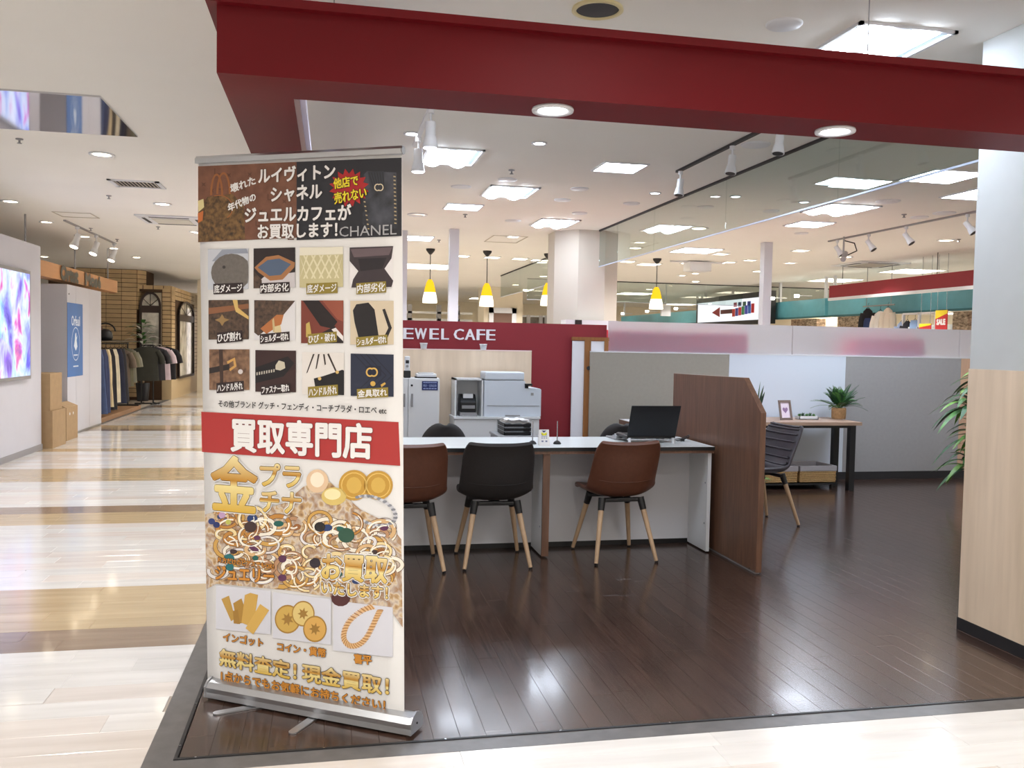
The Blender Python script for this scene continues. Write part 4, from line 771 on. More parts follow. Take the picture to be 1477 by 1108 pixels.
# twelve damage pictures: (pixel box, ground ink, shapes in 0..1, caption, caption box)
K1, K2 = ink((48, 34, 34)), ink((146, 128, 52)); D_ = {'lv': mat('dark monogram print', (66, 52, 46), .5, var=.3, scale=70, col2=(92, 72, 56))}
def e_(cx, cy, rx, ry, n=20): return [(cx+rx*math.cos(2*math.pi*i/n), cy+ry*math.sin(2*math.pi*i/n)) for i in range(n)]
PH = [((300, 359.5, 358.5, 418, -1), ink((196, 200, 208)), [((150, 156, 170), [(.1, .3), (.35, .02), (.95, .0), (1, .12), (.5, .12), (.2, .3)]), (mat('taupe canvas print', (112, 106, 100), .5, var=.12, scale=90), e_(.58, .58, .5, .46)[0:20]), ((60, 56, 54), e_(.4, .45, .04, .04))], '底ダメージ', (310, 423, 350, 421, 411.5), K1),
      ((366, 358.5, 426, 416, -1.5), ink((44, 34, 34)), [((206, 200, 202), [(0, .95), (.25, .72), (1, .62), (1, 1), (0, 1)]), ((168, 116, 74), [(.02, .48), (.3, .22), (.6, .18), (1, .38), (.98, .5), (.7, .8), (.4, .82), (.12, .6)]), ((84, 100, 124), [(.1, .48), (.34, .3), (.62, .27), (.9, .42), (.66, .68), (.38, .7)]), (D_['lv'], [(0, .55), (.2, .8), (.2, 1), (0, 1)])], '内部劣化', (377, 422, 417, 420, 410.5), K1),
      ((432.5, 357, 495, 415, -1), ink((214, 206, 172)), [((232, 226, 206), [(0, 0), (1, 0), (1, .18), (0, .2)]), ((200, 190, 146), [(0, .2), (1, .2), (1, 1), (0, 1)])]+[((226, 218, 184), [(k*.18-.1, .2), (k*.18-.06, .2), (k*.18+.2, .78), (k*.18+.16, .78)]) for k in range(6)]+[((226, 218, 184), [(k*.18+.2, .2), (k*.18+.16, .2), (k*.18-.1, .78), (k*.18-.06, .78)]) for k in range(6)], '底ダメージ', (444, 423, 486, 421, 411), K2),
      ((504.5, 356, 567.5, 415, -1), ink((232, 228, 228)), [((60, 50, 54), [(0, .02), (1, 0), (.96, .3), (.8, .55), (1, .85), (.96, 1), (.04, 1), (.08, .8), (.2, .6), (0, .35)]), ((104, 88, 92), [(.02, .06), (.98, .03), (.9, .22), (.1, .26)]), ((38, 32, 36), [(.2, .3), (.85, .28), (.75, .55), (.25, .6)])], '内部劣化', (516, 423, 556, 420, 410.5), K2),
      ((301, 433, 359, 490, -.5), D_['lv'], [((140, 92, 62), [(0, .2), (1, .1), (1, .22), (0, .36)]), ((214, 180, 108), [(.6, 0), (.72, 0), (.74, .2), (1, .42), (1, .5), (.68, .3)]), ((150, 120, 76), [(.16, .5), (.28, .46), (.34, .36), (.4, .46), (.52, .5), (.4, .56), (.34, .66), (.28, .56)])], 'ひび割れ', (315, 494, 349, 490.5, 481.5), K1),
      ((367, 433, 426, 490, 1), ink((222, 220, 222)), [(D_['lv'], [(0, 0), (1, 0), (.62, .48), (.1, .9), (0, .82)]), ((178, 110, 62), [(.15, .72), (.55, .36), (.72, .36), (.66, .6), (.3, .85)]), ((196, 176, 130), [(.44, .5), (.48, .44), (.52, .8), (.46, .8)]), ((216, 196, 150), [(.5, .66), (.64, .62), (.68, .9), (.5, .92)])], 'ショルダー切れ', (377, 494.5, 417, 490.5, 484), K1),
      ((434.5, 433.5, 495.5, 495, 0), ink((122, 58, 46)), [((36, 26, 26), [(.04, 0), (.42, 0), (.86, .5), (.74, .66), (.46, .6)]), ((150, 80, 60), [(.5, 0), (1, 0), (1, .5), (.86, .44)]), ((40, 30, 32), [(.5, .75), (.8, .6), (1, .9), (1, 1), (.5, 1)]), ((232, 226, 224), [(.72, .68), (.82, .64), (1, .84), (1, .96)]), ((196, 170, 92), [(.12, .55), (.2, .5), (.26, .86), (.12, .86)])], 'ひび・破れ', (446, 495.5, 485, 491.5, 484), K2),
      ((505.5, 434, 568, 497, 0), ink((212, 196, 170)), [((34, 30, 32), [(.06, .22), (.14, .08), (.42, .04), (.56, .2), (.66, .84), (.2, .88), (.1, .5)]), ((34, 30, 32), [(.74, .2), (.8, .18), (.96, .62), (.86, .84), (.66, .88), (.8, .78), (.88, .62)])], 'ショルダー切れ', (516, 499, 558, 495, 488.5), K2),
      ((302, 504, 360, 562.5, 0), mat('check print', (104, 76, 58), .5, var=.3, scale=40, col2=(136, 104, 80)), [((40, 32, 30), [(0, .46), (.5, .36), (.5, .5), (0, .6)]), ((206, 158, 90), [(.44, .3), (.64, .2), (.68, .42), (.52, .54), (.5, .48), (.62, .4), (.6, .28), (.46, .36)]), ((64, 46, 38), [(.24, 0), (.34, 0), (.36, 1), (.28, 1)]), ((214, 206, 204), e_(.78, .55, .06, .06))], 'ハンドル外れ', (314.5, 565.5, 351, 562, 554.5), K1),
      ((368.5, 505, 427, 565, 1), ink((58, 36, 34)), [((28, 24, 26), [(0, .42), (.8, .14), (.96, .3), (.7, .62), (0, .8)]), ((200, 192, 170), [(.5, .36), (.58, .24), (.72, .28), (.74, .42), (.62, .48), (.5, .46)])]+[((196, 190, 176), [(.03+k*.06, .54-k*.012), (.06+k*.06, .53-k*.012), (.06+k*.06, .6-k*.012), (.03+k*.06, .61-k*.012)]) for k in range(8)], 'ファスナー取れ', (378.5, 568, 418, 564.5, 558), K1),
      ((436, 508, 496.5, 569, 1), ink((226, 220, 214)), [((26, 24, 26), [(.28, .62), (.5, .56), (.96, .4), (1, .42), (1, 1), (.34, 1)])]+[((58, 48, 44), [(.1+k*.22, .5-.1*k), (.13+k*.22, .48-.1*k), (.3+k*.12, .04), (.26+k*.12, .04)]) for k in range(3)]+[((58, 48, 44), [(.6, .04), (.64, .02), (.84, .46), (.8, .46)]), ((214, 180, 110), e_(.42, .62, .04, .04)), ((214, 180, 110), e_(.84, .46, .04, .04))], 'ハンドル外れ', (446.5, 572, 486.5, 568.5, 560), K2),
      ((506, 510, 568, 571, 1.5), ink((38, 44, 64)), [((28, 32, 48), [(k*.14-.5, 0), (k*.14-.47, 0), (k*.14, .5), (k*.14-.5, 1), (k*.14-.53, 1), (k*.14-.03, .5)]) for k in range(4, 8)]+[((28, 32, 50), [(.34, .28), (.7, .28), (.72, .5), (.6, .58), (.4, .56)]), ((206, 166, 80), e_(.52, .7, .06, .06)), ((206, 166, 80), [(.7, .72), (.8, .66), (.82, .7), (.72, .78)])], '金具取れ', (517, 573.5, 559, 571, 563), K2)]
def clip01(p): return (min(1, max(0, p[0])), min(1, max(0, p[1])))
for (x0, y0, x1, y1, dy), g_, shp, cap, (cx0, cyb, cx1, cyb1, cyt), km in PH:
    ph = bquad(x0, y0, x1, y1, dy, g_, .001, 'print_photo')
    for k, (c_, pl) in enumerate(shp):
        pl = [clip01(p_) for p_ in pl]
        if len(set(pl)) > 2: bpoly([(x0+u*(x1-x0), y0+v*(y1-y0)+dy*u) for u, v in pl], c_ if not isinstance(c_, tuple) else ink(c_), .0014+k*.0001, 'print_shape')
    bpoly([(cx0-1.5, cyb+1.8), (cx1+1.5, cyb1+1.8), (cx1+1.2, cyb1-(cyb-cyt)-1.8), (cx0-1.8, cyt-1.8)], km, .0026, 'caption_label')
    btext(cap, (cx0, cyb), (cx1, cyb1), (cx0, cyt), WHT, .0007, .003)
for s_ in (-1, 1): arc(537+s_*2.6, 537, 5, 5.6, (-2.2 if s_ > 0 else .9), (2.2 if s_ > 0 else 5.4), 2.2, ink((216, 178, 96)), .003, name='emblem')
btext('その他ブランド グッチ・フェンディ・コーチプラダ・ロエベ etc', (316, 587), (558, 597.5), (316, 577), BLK, .0005)
bpoly([(290.5, 594), (575, 609), (577.5, 672), (291.5, 652)], ink((176, 52, 50)), .001, 'print_band')
btext('買取専門店', (334.5, 650), (536, 662), (334.5, 603.5), WHT, .0045, .002, outline=(ink((110, 40, 38)), .0065))
# jewellery picture
def jewel_mat():
    m = bpy.data.materials.new('jewellery pile print'); m.use_nodes = True; nt = m.node_tree; b = nt.nodes['Principled BSDF']; b.inputs['Roughness'].default_value = .5
    g = nt.nodes.new('ShaderNodeNewGeometry'); n = nt.nodes.new('ShaderNodeTexNoise'); n.inputs['Scale'].default_value = 15; n.inputs['Detail'].default_value = 3.5; n.inputs['Distortion'].default_value = 1.6
    v = nt.nodes.new('ShaderNodeTexVoronoi'); v.inputs['Scale'].default_value = 34; nt.links.new(g.outputs['Position'], n.inputs[0]); nt.links.new(g.outputs['Position'], v.inputs[0])
    r = nt.nodes.new('ShaderNodeValToRGB'); el = r.color_ramp.elements
    while len(el) < 7: el.new(.5)
    for q, (p_, c) in zip(el, ((.26, (120, 90, 66)), (.36, (168, 130, 90)), (.43, (196, 164, 120)), (.49, (214, 198, 176)), (.55, (188, 170, 156)), (.64, (166, 128, 92)), (.76, (206, 186, 154)))): q.position = p_; q.color = (*lin(c), 1)
    mx = nt.nodes.new('ShaderNodeMix'); mx.data_type = 'FLOAT'; mx.inputs[0].default_value = .3; nt.links.new(n.outputs['Fac'], mx.inputs[2]); nt.links.new(v.outputs['Distance'], mx.inputs[3])
    nt.links.new(mx.outputs[0], r.inputs[0]); nt.links.new(r.outputs[0], b.inputs['Base Color']); return m
bpoly([(296, 742), (330, 733), (372, 736), (410, 726), (438, 702), (470, 690), (520, 735), (560, 755), (579, 778), (581, 905), (566, 884), (480, 862), (420, 852), (312, 842), (298, 850)], jewel_mat(), .001, 'print_photo')
SPK = []
GC = [(236, 214, 160), (226, 222, 222), (206, 160, 82), (216, 178, 128), (190, 132, 60), (240, 232, 216), (184, 140, 104)]
for k in range(120):
    x = rg.uniform(308, 564); y = rg.uniform(750, 836)+ (x-440)*.08; rx = rg.uniform(8, 20); ry = rx*rg.uniform(.55, .95); a0 = rg.uniform(0, 6); 
    w_ = rg.uniform(2.6, 6.0); a1 = a0+rg.uniform(3.6, 6.2); l_ = .0013+k*.000012
    arc(x, y, rx, ry, a0, a1, w_+1.6, ink((104, 76, 56)), l_, 16, 'print_ring'); arc(x, y, rx, ry, a0, a1, w_, ink(GC[k % 7]), l_+.000006, 16, 'print_ring');
    SPK.append((x, y, rx-w_*.15, ry-w_*.15, a0+.5, w_*.4))
    if k % 5 == 0: bpoly([(x+p_[0]*rx*.4, y+p_[1]*ry*.4) for p_ in e_(0, 0, 1, 1, 12)], ink([(60, 40, 40), (40, 60, 110), (30, 92, 84), (96, 50, 84), (150, 96, 50)][k//5 % 5]), .0028, 'print_gem')
mb = MB()
for x, y, rx, ry, a, w_ in SPK: mb.grid([[bpl(x+(rx+o)*math.cos(a+i*.175), y+(ry+o)*math.sin(a+i*.175), .0029) for o in (-w_/2, w_/2)] for i in range(9)], False)
mb.build('print_sparkle', ink((250, 244, 230)), sheet)['kind'] = 'stuff'
for cx, cy, rx, c_ in ((306, 752, 5, (50, 64, 120)), (313, 757, 5, (40, 52, 104)), (321, 743, 5, (196, 160, 196)), (330, 753, 4, (190, 190, 90)), (331, 806, 8, (40, 112, 116)), (332, 818, 6, (40, 112, 116)), (408, 806, 6, (88, 46, 76)), (362, 760, 9, (62, 42, 40)), (500, 772, 12, (46, 84, 66)), (462, 760, 8, (36, 32, 32)), (455, 812, 8, (48, 40, 48)), (492, 862, 14, (80, 40, 40))):
    bpoly(e_(cx, cy, rx, rx*.9, 14), ink(c_), .003, 'print_gem')
for cx, cy, r in ((511, 700, 22), (546, 700, 21)):
    bpoly(e_(cx, cy, r, r, 28), ink((196, 150, 60)), .0019, 'print_coin'); arc(cx, cy, r*.82, r*.82, 0, 6.3, 1.6, ink((226, 190, 104)), .0021); bpoly(e_(cx, cy, r*.5, r*.55, 12), ink((214, 174, 84)), .0021)
bpoly(e_(458, 694, 16, 17, 20), ink((228, 196, 160)), .002, 'print_pearl'); bpoly(e_(458, 692, 10, 11, 16), ink((248, 230, 206)), .0022); bpoly(e_(482, 716, 18, 13, 20), ink((216, 190, 110)), .0021); bpoly(e_(480, 713, 12, 8, 16), ink((244, 228, 176)), .0023)
for k in range(34):
    a = -2.4+k*.14; x = 537+34*math.cos(a)+(0 if a > -1.6 else 4); y = 736+20*math.sin(a)+.25*(x-537); bpoly(e_(x, y, 3.4, 2.2, 8), ink((208, 208, 214) if k % 2 else (140, 142, 150)), .0024, 'print_link')
# gold lettering
BO = (I_brown, .0036); HL = (WHT, .008)
for s_, a_, b_, c_, bo in (('金', (307, 733), (371, 739), (307, 657), .0062), ('プラ', (377, 700), (434.5, 703), (377, 668.5), .003), ('チナ', (377, 737), (435, 741), (377, 708), .003), ('お買取', (465, 835), (558, 841), (467, 799), .0036), ('いたします！', (465, 855), (560, 864), (465, 838), .0019)):
    btext(s_, a_, b_, c_, I_gold, bo, .0045, outline=(I_brown, bo+.0022), halo=(WHT, bo+.006))
btext('ジュエリー', (312, 835), (396, 841), (312, 816), I_or, .0022, .004, outline=(I_brown, .0042)); btext('片方だけのピアスでもOK!', (315, 811), (396, 821), (315, 803), I_or, .0008, .004, outline=(I_brown, .0022))
# three small pictures: ingots, coins, chain
for x0, y0, x1, y1, dy in ((312, 844, 391, 907, 8), (394, 854, 478, 920, 10), (481, 866, 567, 938, 10)): bquad(x0, y0, x1, y1, dy, ink((214, 214, 222)), .0026, 'print_photo')
for k, pl in enumerate(([(320, 864), (331, 859), (340, 892), (334, 896)], [(337, 870), (349, 863), (361, 896), (343, 900)], [(354, 858), (362, 855), (373, 858), (366, 905), (349, 898)], [(376, 871), (389, 880), (366, 915), (355, 906)], [(337, 881), (344, 879), (347, 900), (338, 899)])): bpoly(pl, ink([(190, 150, 70), (176, 134, 56), (206, 164, 80), (214, 172, 86), (164, 122, 50)][k]), .003+k*.0002, 'print_ingot')
for k, (cx, cy, r) in enumerate(((415.5, 893, 18.5), (438, 885, 16.5), (455, 907, 17))):
    bpoly(e_(cx, cy, r, r*1.12, 28), ink((168, 126, 50)), .003+k*.0004, 'print_coin'); bpoly(e_(cx, cy, r*.9, r*1.0, 28), ink([(206, 168, 84), (222, 196, 124), (216, 168, 88)][k]), .0031+k*.0004); bpoly([(cx+r*.5*math.cos(a)*(1 if i % 2 else .5), cy+r*.55*math.sin(a)*(1 if i % 2 else .5)) for i, a in enumerate([j*math.pi/7 for j in range(14)])], ink((160, 120, 52)), .0032+k*.0004)
cp = [(538, 875), (524, 880), (507, 893), (498, 908), (497, 922), (505, 931), (517, 930), (528, 921), (537, 905), (544, 890), (549, 880)]
cq = interp(cp, 74)
for k, (x, y) in enumerate(cq):
    nx = cq[min(k+1, 73)]; pv = cq[max(k-1, 0)]; ta_ = math.atan2(nx[1]-pv[1], nx[0]-pv[0])+1.1; bpoly([(x+5.0*math.cos(t_)*math.cos(ta_)-1.3*math.sin(t_)*math.sin(ta_), y+5.0*math.cos(t_)*math.sin(ta_)+1.3*math.sin(t_)*math.cos(ta_)) for t_ in [i*math.pi/4 for i in range(8)]], ink((182, 132, 80) if k % 2 else (226, 186, 134)), .003+k*.000005, 'print_link')
SO = (I_brown, .0028)
btext('インゴット', (323, 924), (380, 933), (323, 912), I_or, .0012, outline=SO); btext('コイン・貨幣', (401, 938), (470.5, 948), (401, 926), I_or, .0012, outline=SO); btext('喜平', (512, 956), (537, 958.5), (511, 943), I_or, .0014, outline=SO)
btext('無料査定！', (318, 959), (428, 981), (318, 935), I_gold, .0024, outline=(I_brown, .0044)); btext('現金買取！', (437, 982), (561, 1003), (437, 957), I_gold, .0024, outline=(I_brown, .0044))
btext('1点からでもお気軽にお持ちください！', (320, 981), (556, 1025), (320, 967), I_or, .0012, outline=SO)

# ================================================================== FAR HALL BEYOND THE PARTITION
def post(px, py, w_, label):
    q = onz(px, py, ZC); solo('column', B(q.x-w_/2, q.x+w_/2, q.y-w_/2, q.y+w_/2, 0, ZC), mat('white post paint', (206, 208, 216), .6), label, 'post', 'slim white posts', 'structure')
for px, py in ((655, 331), (581, 333), (1106, 350), (812.5, 336)): post(px, py, .125, 'slim white square post rising to the ceiling behind the shop wall')
cc = onz(852, 333, ZC); cx, cy, R = cc.x, cc.y+.36, .48
cl = solo('column', MB().prism([(cx+R*math.cos(a), cy+R*math.sin(a)) for a in [math.pi/8+k*math.pi/4 for k in range(8)]], 'z', 0, ZC), mat('taupe column paint', (192, 184, 172), .75), 'broad eight-sided taupe column behind the red wall', 'column', kind='structure')
t = thing('panel_box', 'flat white cabinet top with dark slot against the taupe column', 'cabinet', (cx-.05, cy-.6, 0)); B(cx-.42, cx+.28, cy-.75, cy-.5, 0, 1.74).build('body', M_white2, t); B(cx-.30, cx-.21, cy-.765, cy-.75, 1.6, 1.74).build('slot', M_black, t)
# pendants
for px, py, pb, lb in ((621, 359, 437, 'amber and white glass pendant lamp between the banner and a slim post'), (703, 362, 442, 'amber and white glass pendant lamp over the white framed doorway'), (948, 373, 446, 'amber and white glass pendant lamp beyond the glass barrier near the shop sign'), (791, 366, 441, 'amber and white glass pendant lamp half hidden behind the post by the taupe column')):
    q = onz(px, py, ZC); zb = ony(px, pb, q.y).z; c = (q.x, q.y, ZC); t = thing('pendant_lamp', lb, 'pendant lamp', c, 'pendant lamps behind the shop wall'); h_ = .38
    MB().lathe([(.075, 0), (.07, -.03), (.02, -.09), (.0001, -.095)], c, 16).build('canopy', M_black, t); MB().cyl((q.x, q.y, ZC-.09), (q.x, q.y, zb+h_), .007, n=6).build('cord', M_black, t)
    MB().lathe([(.03, h_), (.06, h_*.86), (.085, h_*.6), (.095, h_*.45)], (q.x, q.y, zb), 18).build('amber_shade', glow('amber glass glow', (255, 196, 40), 1.1), t); MB().lathe([(.095, h_*.45), (.115, h_*.2), (.12, 0), (.0001, .02)], (q.x, q.y, zb), 18).build('white_shade', glow('opal glass glow', (255, 246, 224), 2.2), t)
for px, py in ((1135, 453.5), (1170, 452), (1205, 450), (1300, 447.5), (1340, 449), (1380, 452), (1385, 443)):
    q = onz(px, py, ZC)
    if q.y < 31.5 and q.x < 25.5: flat_led((q.x, q.y, ZC), 1.1, 1.1, 'far ceiling lamp glowing between the teal fascia and brick columns', 'lamps under the teal fascia', M_far)
LH = 'far ceiling lamp glowing warm in the hall beyond the partition'
fl = [(1040, 366, .16), (1155, 361, .16), (1082, 375, .14), (1052, 378, .14), (1003, 394, .1), (984, 397, .1), (1140, 379, .12), (936, 381, .3), (905, 377, .18), (1007, 380, .16), (992, 379, .16), (666, 369, .2), (710, 371, .2), (750, 373, .2), (610, 384, .9), (776, 375, .18), (780, 378, .18), (1390, 400, .8), (1205, 404, .7), (1315, 391, .7), (740, 341, .12)]
for px, py, s_ in fl:
    q = onz(px, py, ZC)
    if q.y > 40: continue
    flat_led((q.x, q.y, ZC), s_*1.2, s_*1.2, LH, 'far hall lamps', M_far)
for x in (-1.5, 1.5, 5, 8.5, 12):
    for y in (24, 29): flat_led((x, y, ZC), .9, .9, LH, 'far hall lamps', M_far)
c = C(1006, 377); solo('projector', MB().box(c[0]-.2, c[0]+.2, c[1]-.15, c[1]+.15, ZC-.18, ZC-.02).box(c[0]-.5, c[0]+.5, c[1]-.03, c[1]+.03, ZC-.03, ZC), M_white2, 'white box unit fixed to the hall ceiling near the pendant lamp', 'projector')
# far cream wall with openings
FY = 24.0
def fx(px): return ony(px, 440, FY).x
wf = thing('wall_far', 'cream end wall of the hall with a white framed doorway', 'wall', (2, FY, 0), kind='structure')
B(fx(690), fx(744), FY-.9, FY+.05, 0, ZC).build('wall_panel', M_cream, wf); B(-3.4, fx(576), FY, FY+.3, 0, ZC).build('wall_panel', M_cream, wf); solo('wall_hall', B(fx(580), 26, FY+8, FY+8.3, 0, ZC), M_cream, 'cream wall far behind the aisle shops', 'wall', kind='structure')
a, b = fx(697), fx(735); ft = ony(715, 446, FY).z
for x0, x1, z0, z1 in ((a, a+.12, 0, ft), (b-.12, b, 0, ft), (a, b, ft-.14, ft)): B(x0, x1, FY-.96, FY-.9, z0, z1).build('door_frame', M_white2, wf)
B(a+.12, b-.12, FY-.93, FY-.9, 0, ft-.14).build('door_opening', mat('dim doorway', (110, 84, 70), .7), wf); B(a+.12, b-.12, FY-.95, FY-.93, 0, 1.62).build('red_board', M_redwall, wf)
sf = thing('shopfront', 'dark glazed shopfront with steel bars beside the cream wall', 'shopfront', (fx(775), FY, 0)); B(fx(748), fx(808), FY+.2, FY+.25, 0, 2.2).build('glazing', mat('dim shop glass', (120, 112, 100), .1, .0, var=.5, scale=3), sf)
for px in (748, 764, 782, 790, 806): B(fx(px)-.05, fx(px)+.05, FY+.1, FY+.2, 0, 2.25).build('mullion', M_grey, sf)
for z in (1.75, 1.95, 2.2): B(fx(748), fx(808), FY+.12, FY+.18, z, z+.04).build('cross_bar', M_alu, sf)
wl = thing('shopfront', 'bright glazed shopfront with white bars behind the slim posts', 'shopfront', (fx(620), FY, 0)); B(fx(578), fx(690), FY+1.2, FY+1.25, 0, 2.1).build('glazing', glow('bright shop interior', (228, 236, 240), .75), wl)
for px in (596, 640, 668): B(fx(px)-.06, fx(px)+.06, FY+1.0, FY+1.2, 0, 2.5).build('mullion', M_grey, wl)
for z in (2.05, 2.25): B(fx(578), fx(690), FY+1.0, FY+1.1, z, z+.06).build('cross_bar', M_white2, wl)
MB().prism([(fx(662), 0), (fx(673), 0), (fx(669), 2.0), (fx(662), 2.0)], 'y', FY+.8, FY+.9).build('dark_panel', M_black, wl); B(fx(594), fx(599), FY+.8, FY+.9, 0, 1.75).build('dark_panel', M_black, wl)
t = thing('hanging_sign', 'small white hanging information sign beside a pendant lamp', 'sign', (0, 0, 0)); q = ony(960, 449, 20.0); zt2 = ony(960, 440, 20).z; zb2 = ony(960, 456, 20).z
B(q.x-.12, q.x+.12, 19.97, 20.03, zb2, zt2).build('board', M_white2, t); MB().cyl((q.x, 20, zt2), (q.x, 20, ZC), .015, n=8).build('hanging_rod', M_white2, t)
# teal fascia along the far aisle, x = 10
TX = 10.0
def tq(px, py): return onx(px, py, TX)
M_wh_lit = mat('white display board', (240, 246, 250), .5)
for k, (p0, p1, tt, lb) in enumerate(((896, 1016, .34, 'teal shop fascia band beside the pendant lamp'), (1117, 1190, .36, 'teal shop fascia band between the white sign and red beam'), (1194, 1412, .36, 'teal shop fascia band below the red hanging beam'))):
    a, b = tq(p0, 460), tq(p1, 440); zb = 2.13; t = thing('teal_fascia', lb, 'fascia', (TX, b.y, zb)); B(TX, TX+.15, b.y, a.y, zb, zb+tt).build('board', M_teal, t); B(TX-.02, TX+.15, b.y, a.y, zb-.03, zb).build('lower_edge', mat('dark teal edge', (44, 104, 112), .5), t)
    for yy in (b.y+.1, a.y-.1): B(TX+.05, TX+.1, yy-.03, yy+.03, zb+tt, ZC).build('hanger_bar', M_white2, t)
    for j in range(2 if k else 3): yy = b.y+(a.y-b.y)*(j+.5)/(2 if k else 3); MB().cyl((TX-.35, yy, zb+tt+.03), (TX-.35, yy, zb+tt+.09), .05, n=10).build('wall_washer', glow('washer lamp', (255, 252, 240), 14), t); MB().cyl((TX-.35, yy, zb+tt+.07), (TX, yy, zb+tt+.07), .012, n=6).build('lamp_arm', M_white2, t)
a, b = tq(1018, 440), tq(1114, 440); t = thing('shop_sign', 'white shop sign with colourful letters and red arrow in a black frame', 'sign', (TX, b.y, 2.2))
za, zb = 2.10, 2.62; B(TX-.25, TX-.1, b.y-.35, a.y+.05, za-.1, zb+.13).build('frame', M_black, t); fc = B(TX-.27, TX-.25, b.y+.1, a.y-.1, za, zb).build('sign_face', glow('lit sign face', (240, 242, 244), .9), t)
L_ = a.y-b.y
def sgn(u0, u1, v0, v1, c_, nm='letter'): B(TX-.285, TX-.27, a.y-L_*u1, a.y-L_*u0, za+(zb-za)*v0, za+(zb-za)*v1).build(nm, ink(c_), fc)
sgn(.42, .60, .36, .56, (88, 26, 26), 'arrow_shaft')
MB().prism([(a.y-L_*.28, za+.24), (a.y-L_*.40, za+.36), (a.y-L_*.40, za+.12)], 'x', TX-.285, TX-.27).build('arrow_head', ink((150, 26, 30)), fc)
for k, c_ in enumerate(((206, 60, 40), (70, 70, 160), (220, 50, 60), (40, 140, 90), (70, 80, 200), (60, 120, 210), (200, 30, 34))): sgn(.60+k*.045, .635+k*.045, .2+.02*k, .56+.03*k, c_)
for k, c_ in enumerate(((190, 80, 90), (70, 80, 140), (50, 90, 80), (70, 80, 180))): sgn(.62+k*.065, .66+k*.065, .66, .86, c_)
# brick columns and displays behind the frosted glass
M_brick = mat('far brown brick', (128, 100, 78), .85, var=.4, scale=14, stretch=(1, 1, 2.4), col2=(188, 164, 140))
for p0, p1, X, lb in ((1018, 1068, 10.6, 'brown brick column under the white shop sign'), (1141, 1178, 10.6, 'brown brick column under the middle teal fascia'), (1208, 1248, 10.3, 'dark brick column beside the hanging clothes display'), (1374, 1396, 10.6, 'brown brick column behind the sale poster')):
    a, b = onx(p0, 465, X), onx(p1, 465, X); solo('column', B(X, X+.22, b.y, a.y, 0, 2.12), M_brick, lb, 'column', kind='structure')
for p0, p1, lb in ((897, 1014, 'white display shelf board along the far aisle beside the pendant lamp'), (1070, 1138, 'white display shelf board under the white shop sign'), (1180, 1206, 'white display shelf board between two brick columns'), (1255, 1372, 'white display shelf board behind the hanging clothes')):
    a, b = onx(p0, 465, 10.9), onx(p1, 465, 10.9); solo('display_shelf', MB().box(10.9, 11.1, b.y, a.y, 0, 1.92).box(10.8, 11.1, b.y, a.y, 1.62, 1.66), M_wh_lit, lb, 'shelf')
def garment(name, label, cat, x, y, z1, w_, L, m, kind, group=None, d=.08, face=0, seed=1, hang=True):
    t = thing(name, label, cat, (x, y, z1), group); rr = random.Random(seed); f0 = rr.uniform(0, 6); n = 28; rows = []
    def ring(z, hw, hd, amp, cxo=0):
        r = []
        for i in range(n): a = 2*math.pi*i/n; k_ = 1+amp*math.sin(5*a+f0+z*2); r.append((cxo+hw*math.copysign(abs(math.cos(a))**.7, math.cos(a))*k_, hd*math.sin(a)*k_, z))
        return r+[r[0]]
    mb = MB()
    if kind == 'trousers':
        mb.grid([ring(0, w_*.40, d*.7, .02), ring(-.12*L, w_*.47, d, .05), ring(-.4*L, w_*.5, d*1.1, .09), ring(-.75*L, w_*.52, d*1.15, .12), ring(-L, w_*.54, d*1.2, .14)])
    elif kind == 'shirt':
        mb.grid([ring(0, w_*.14, d*.5, 0), ring(-.05, w_*.40, d*.8, .02), ring(-.15, w_*.5, d, .03), ring(-.32, w_*.40, d, .04), ring(-L, w_*.42, d*1.1, .08)])
        for s_ in (-1, 1): mb.tube([(s_*w_*.38, 0, -.09), (s_*w_*.52, .0, -.22), (s_*w_*.56, 0, -.36)], [.06, .06, .065], 8)
    ca, sa = math.cos(face), math.sin(face); mb.v = [(x+px_*ca-py_*sa, y+px_*sa+py_*ca, z1+pz) for px_, py_, pz in mb.v]; mb.build('cloth', m, t)
    if hang: MB().tube([(x-w_*.3*ca, y-w_*.3*sa, z1-.05), (x, y, z1+.03), (x+w_*.3*ca, y+w_*.3*sa, z1-.05)], .006, 6).tube([(x, y, z1+.03), (x, y, z1+.08), (x+.02, y, z1+.10)], .003, 5).build('hanger', M_black, t)
    return t
for px, py, kd, c_, L, w_, lb in ((1254, 459, 'trousers', (46, 62, 104), .5, .2, 'navy jeans hanging on the far clothes display'), (1270, 449, 'shirt', (226, 224, 218), .5, .24, 'white shirt hanging on the far clothes display'), (1281, 444, 'shirt', (206, 196, 180), .5, .18, 'cream jacket hanging on the far clothes display'), (1252, 445, 'shirt', (30, 30, 34), .33, .2, 'black top hanging above the navy jeans'), (1301, 464, 'shirt', (150, 170, 206), .42, .18, 'pale blue shirt hanging on the far white rack'), (1309, 463, 'shirt', (40, 42, 52), .42, .17, 'dark shirt hanging on the far white rack'), (1320, 462, 'trousers', (140, 170, 210), .5, .18, 'light blue jeans hanging on the far white rack')):
    q = onx(px, py, 9.6); garment('hanging_garment', lb, 'clothing', 9.6, q.y, q.z, w_, L, mat('cloth %d %d %d' % c_, c_, .85), kd, 'clothes on the far display', .05, math.radians(-55), px)
t = thing('display_rack', 'dark ceiling-hung rail carrying the white shirt and jeans', 'rail', (9.6, onx(1265, 445, 9.6).y, 2)); yc0, yc1 = onx(1290, 445, 9.6).y, onx(1245, 445, 9.6).y; zr = onx(1265, 441, 9.6).z
MB().cyl((9.6, yc0, zr), (9.6, yc1, zr), .012, n=8).build('hanging_bar', M_grey, t)
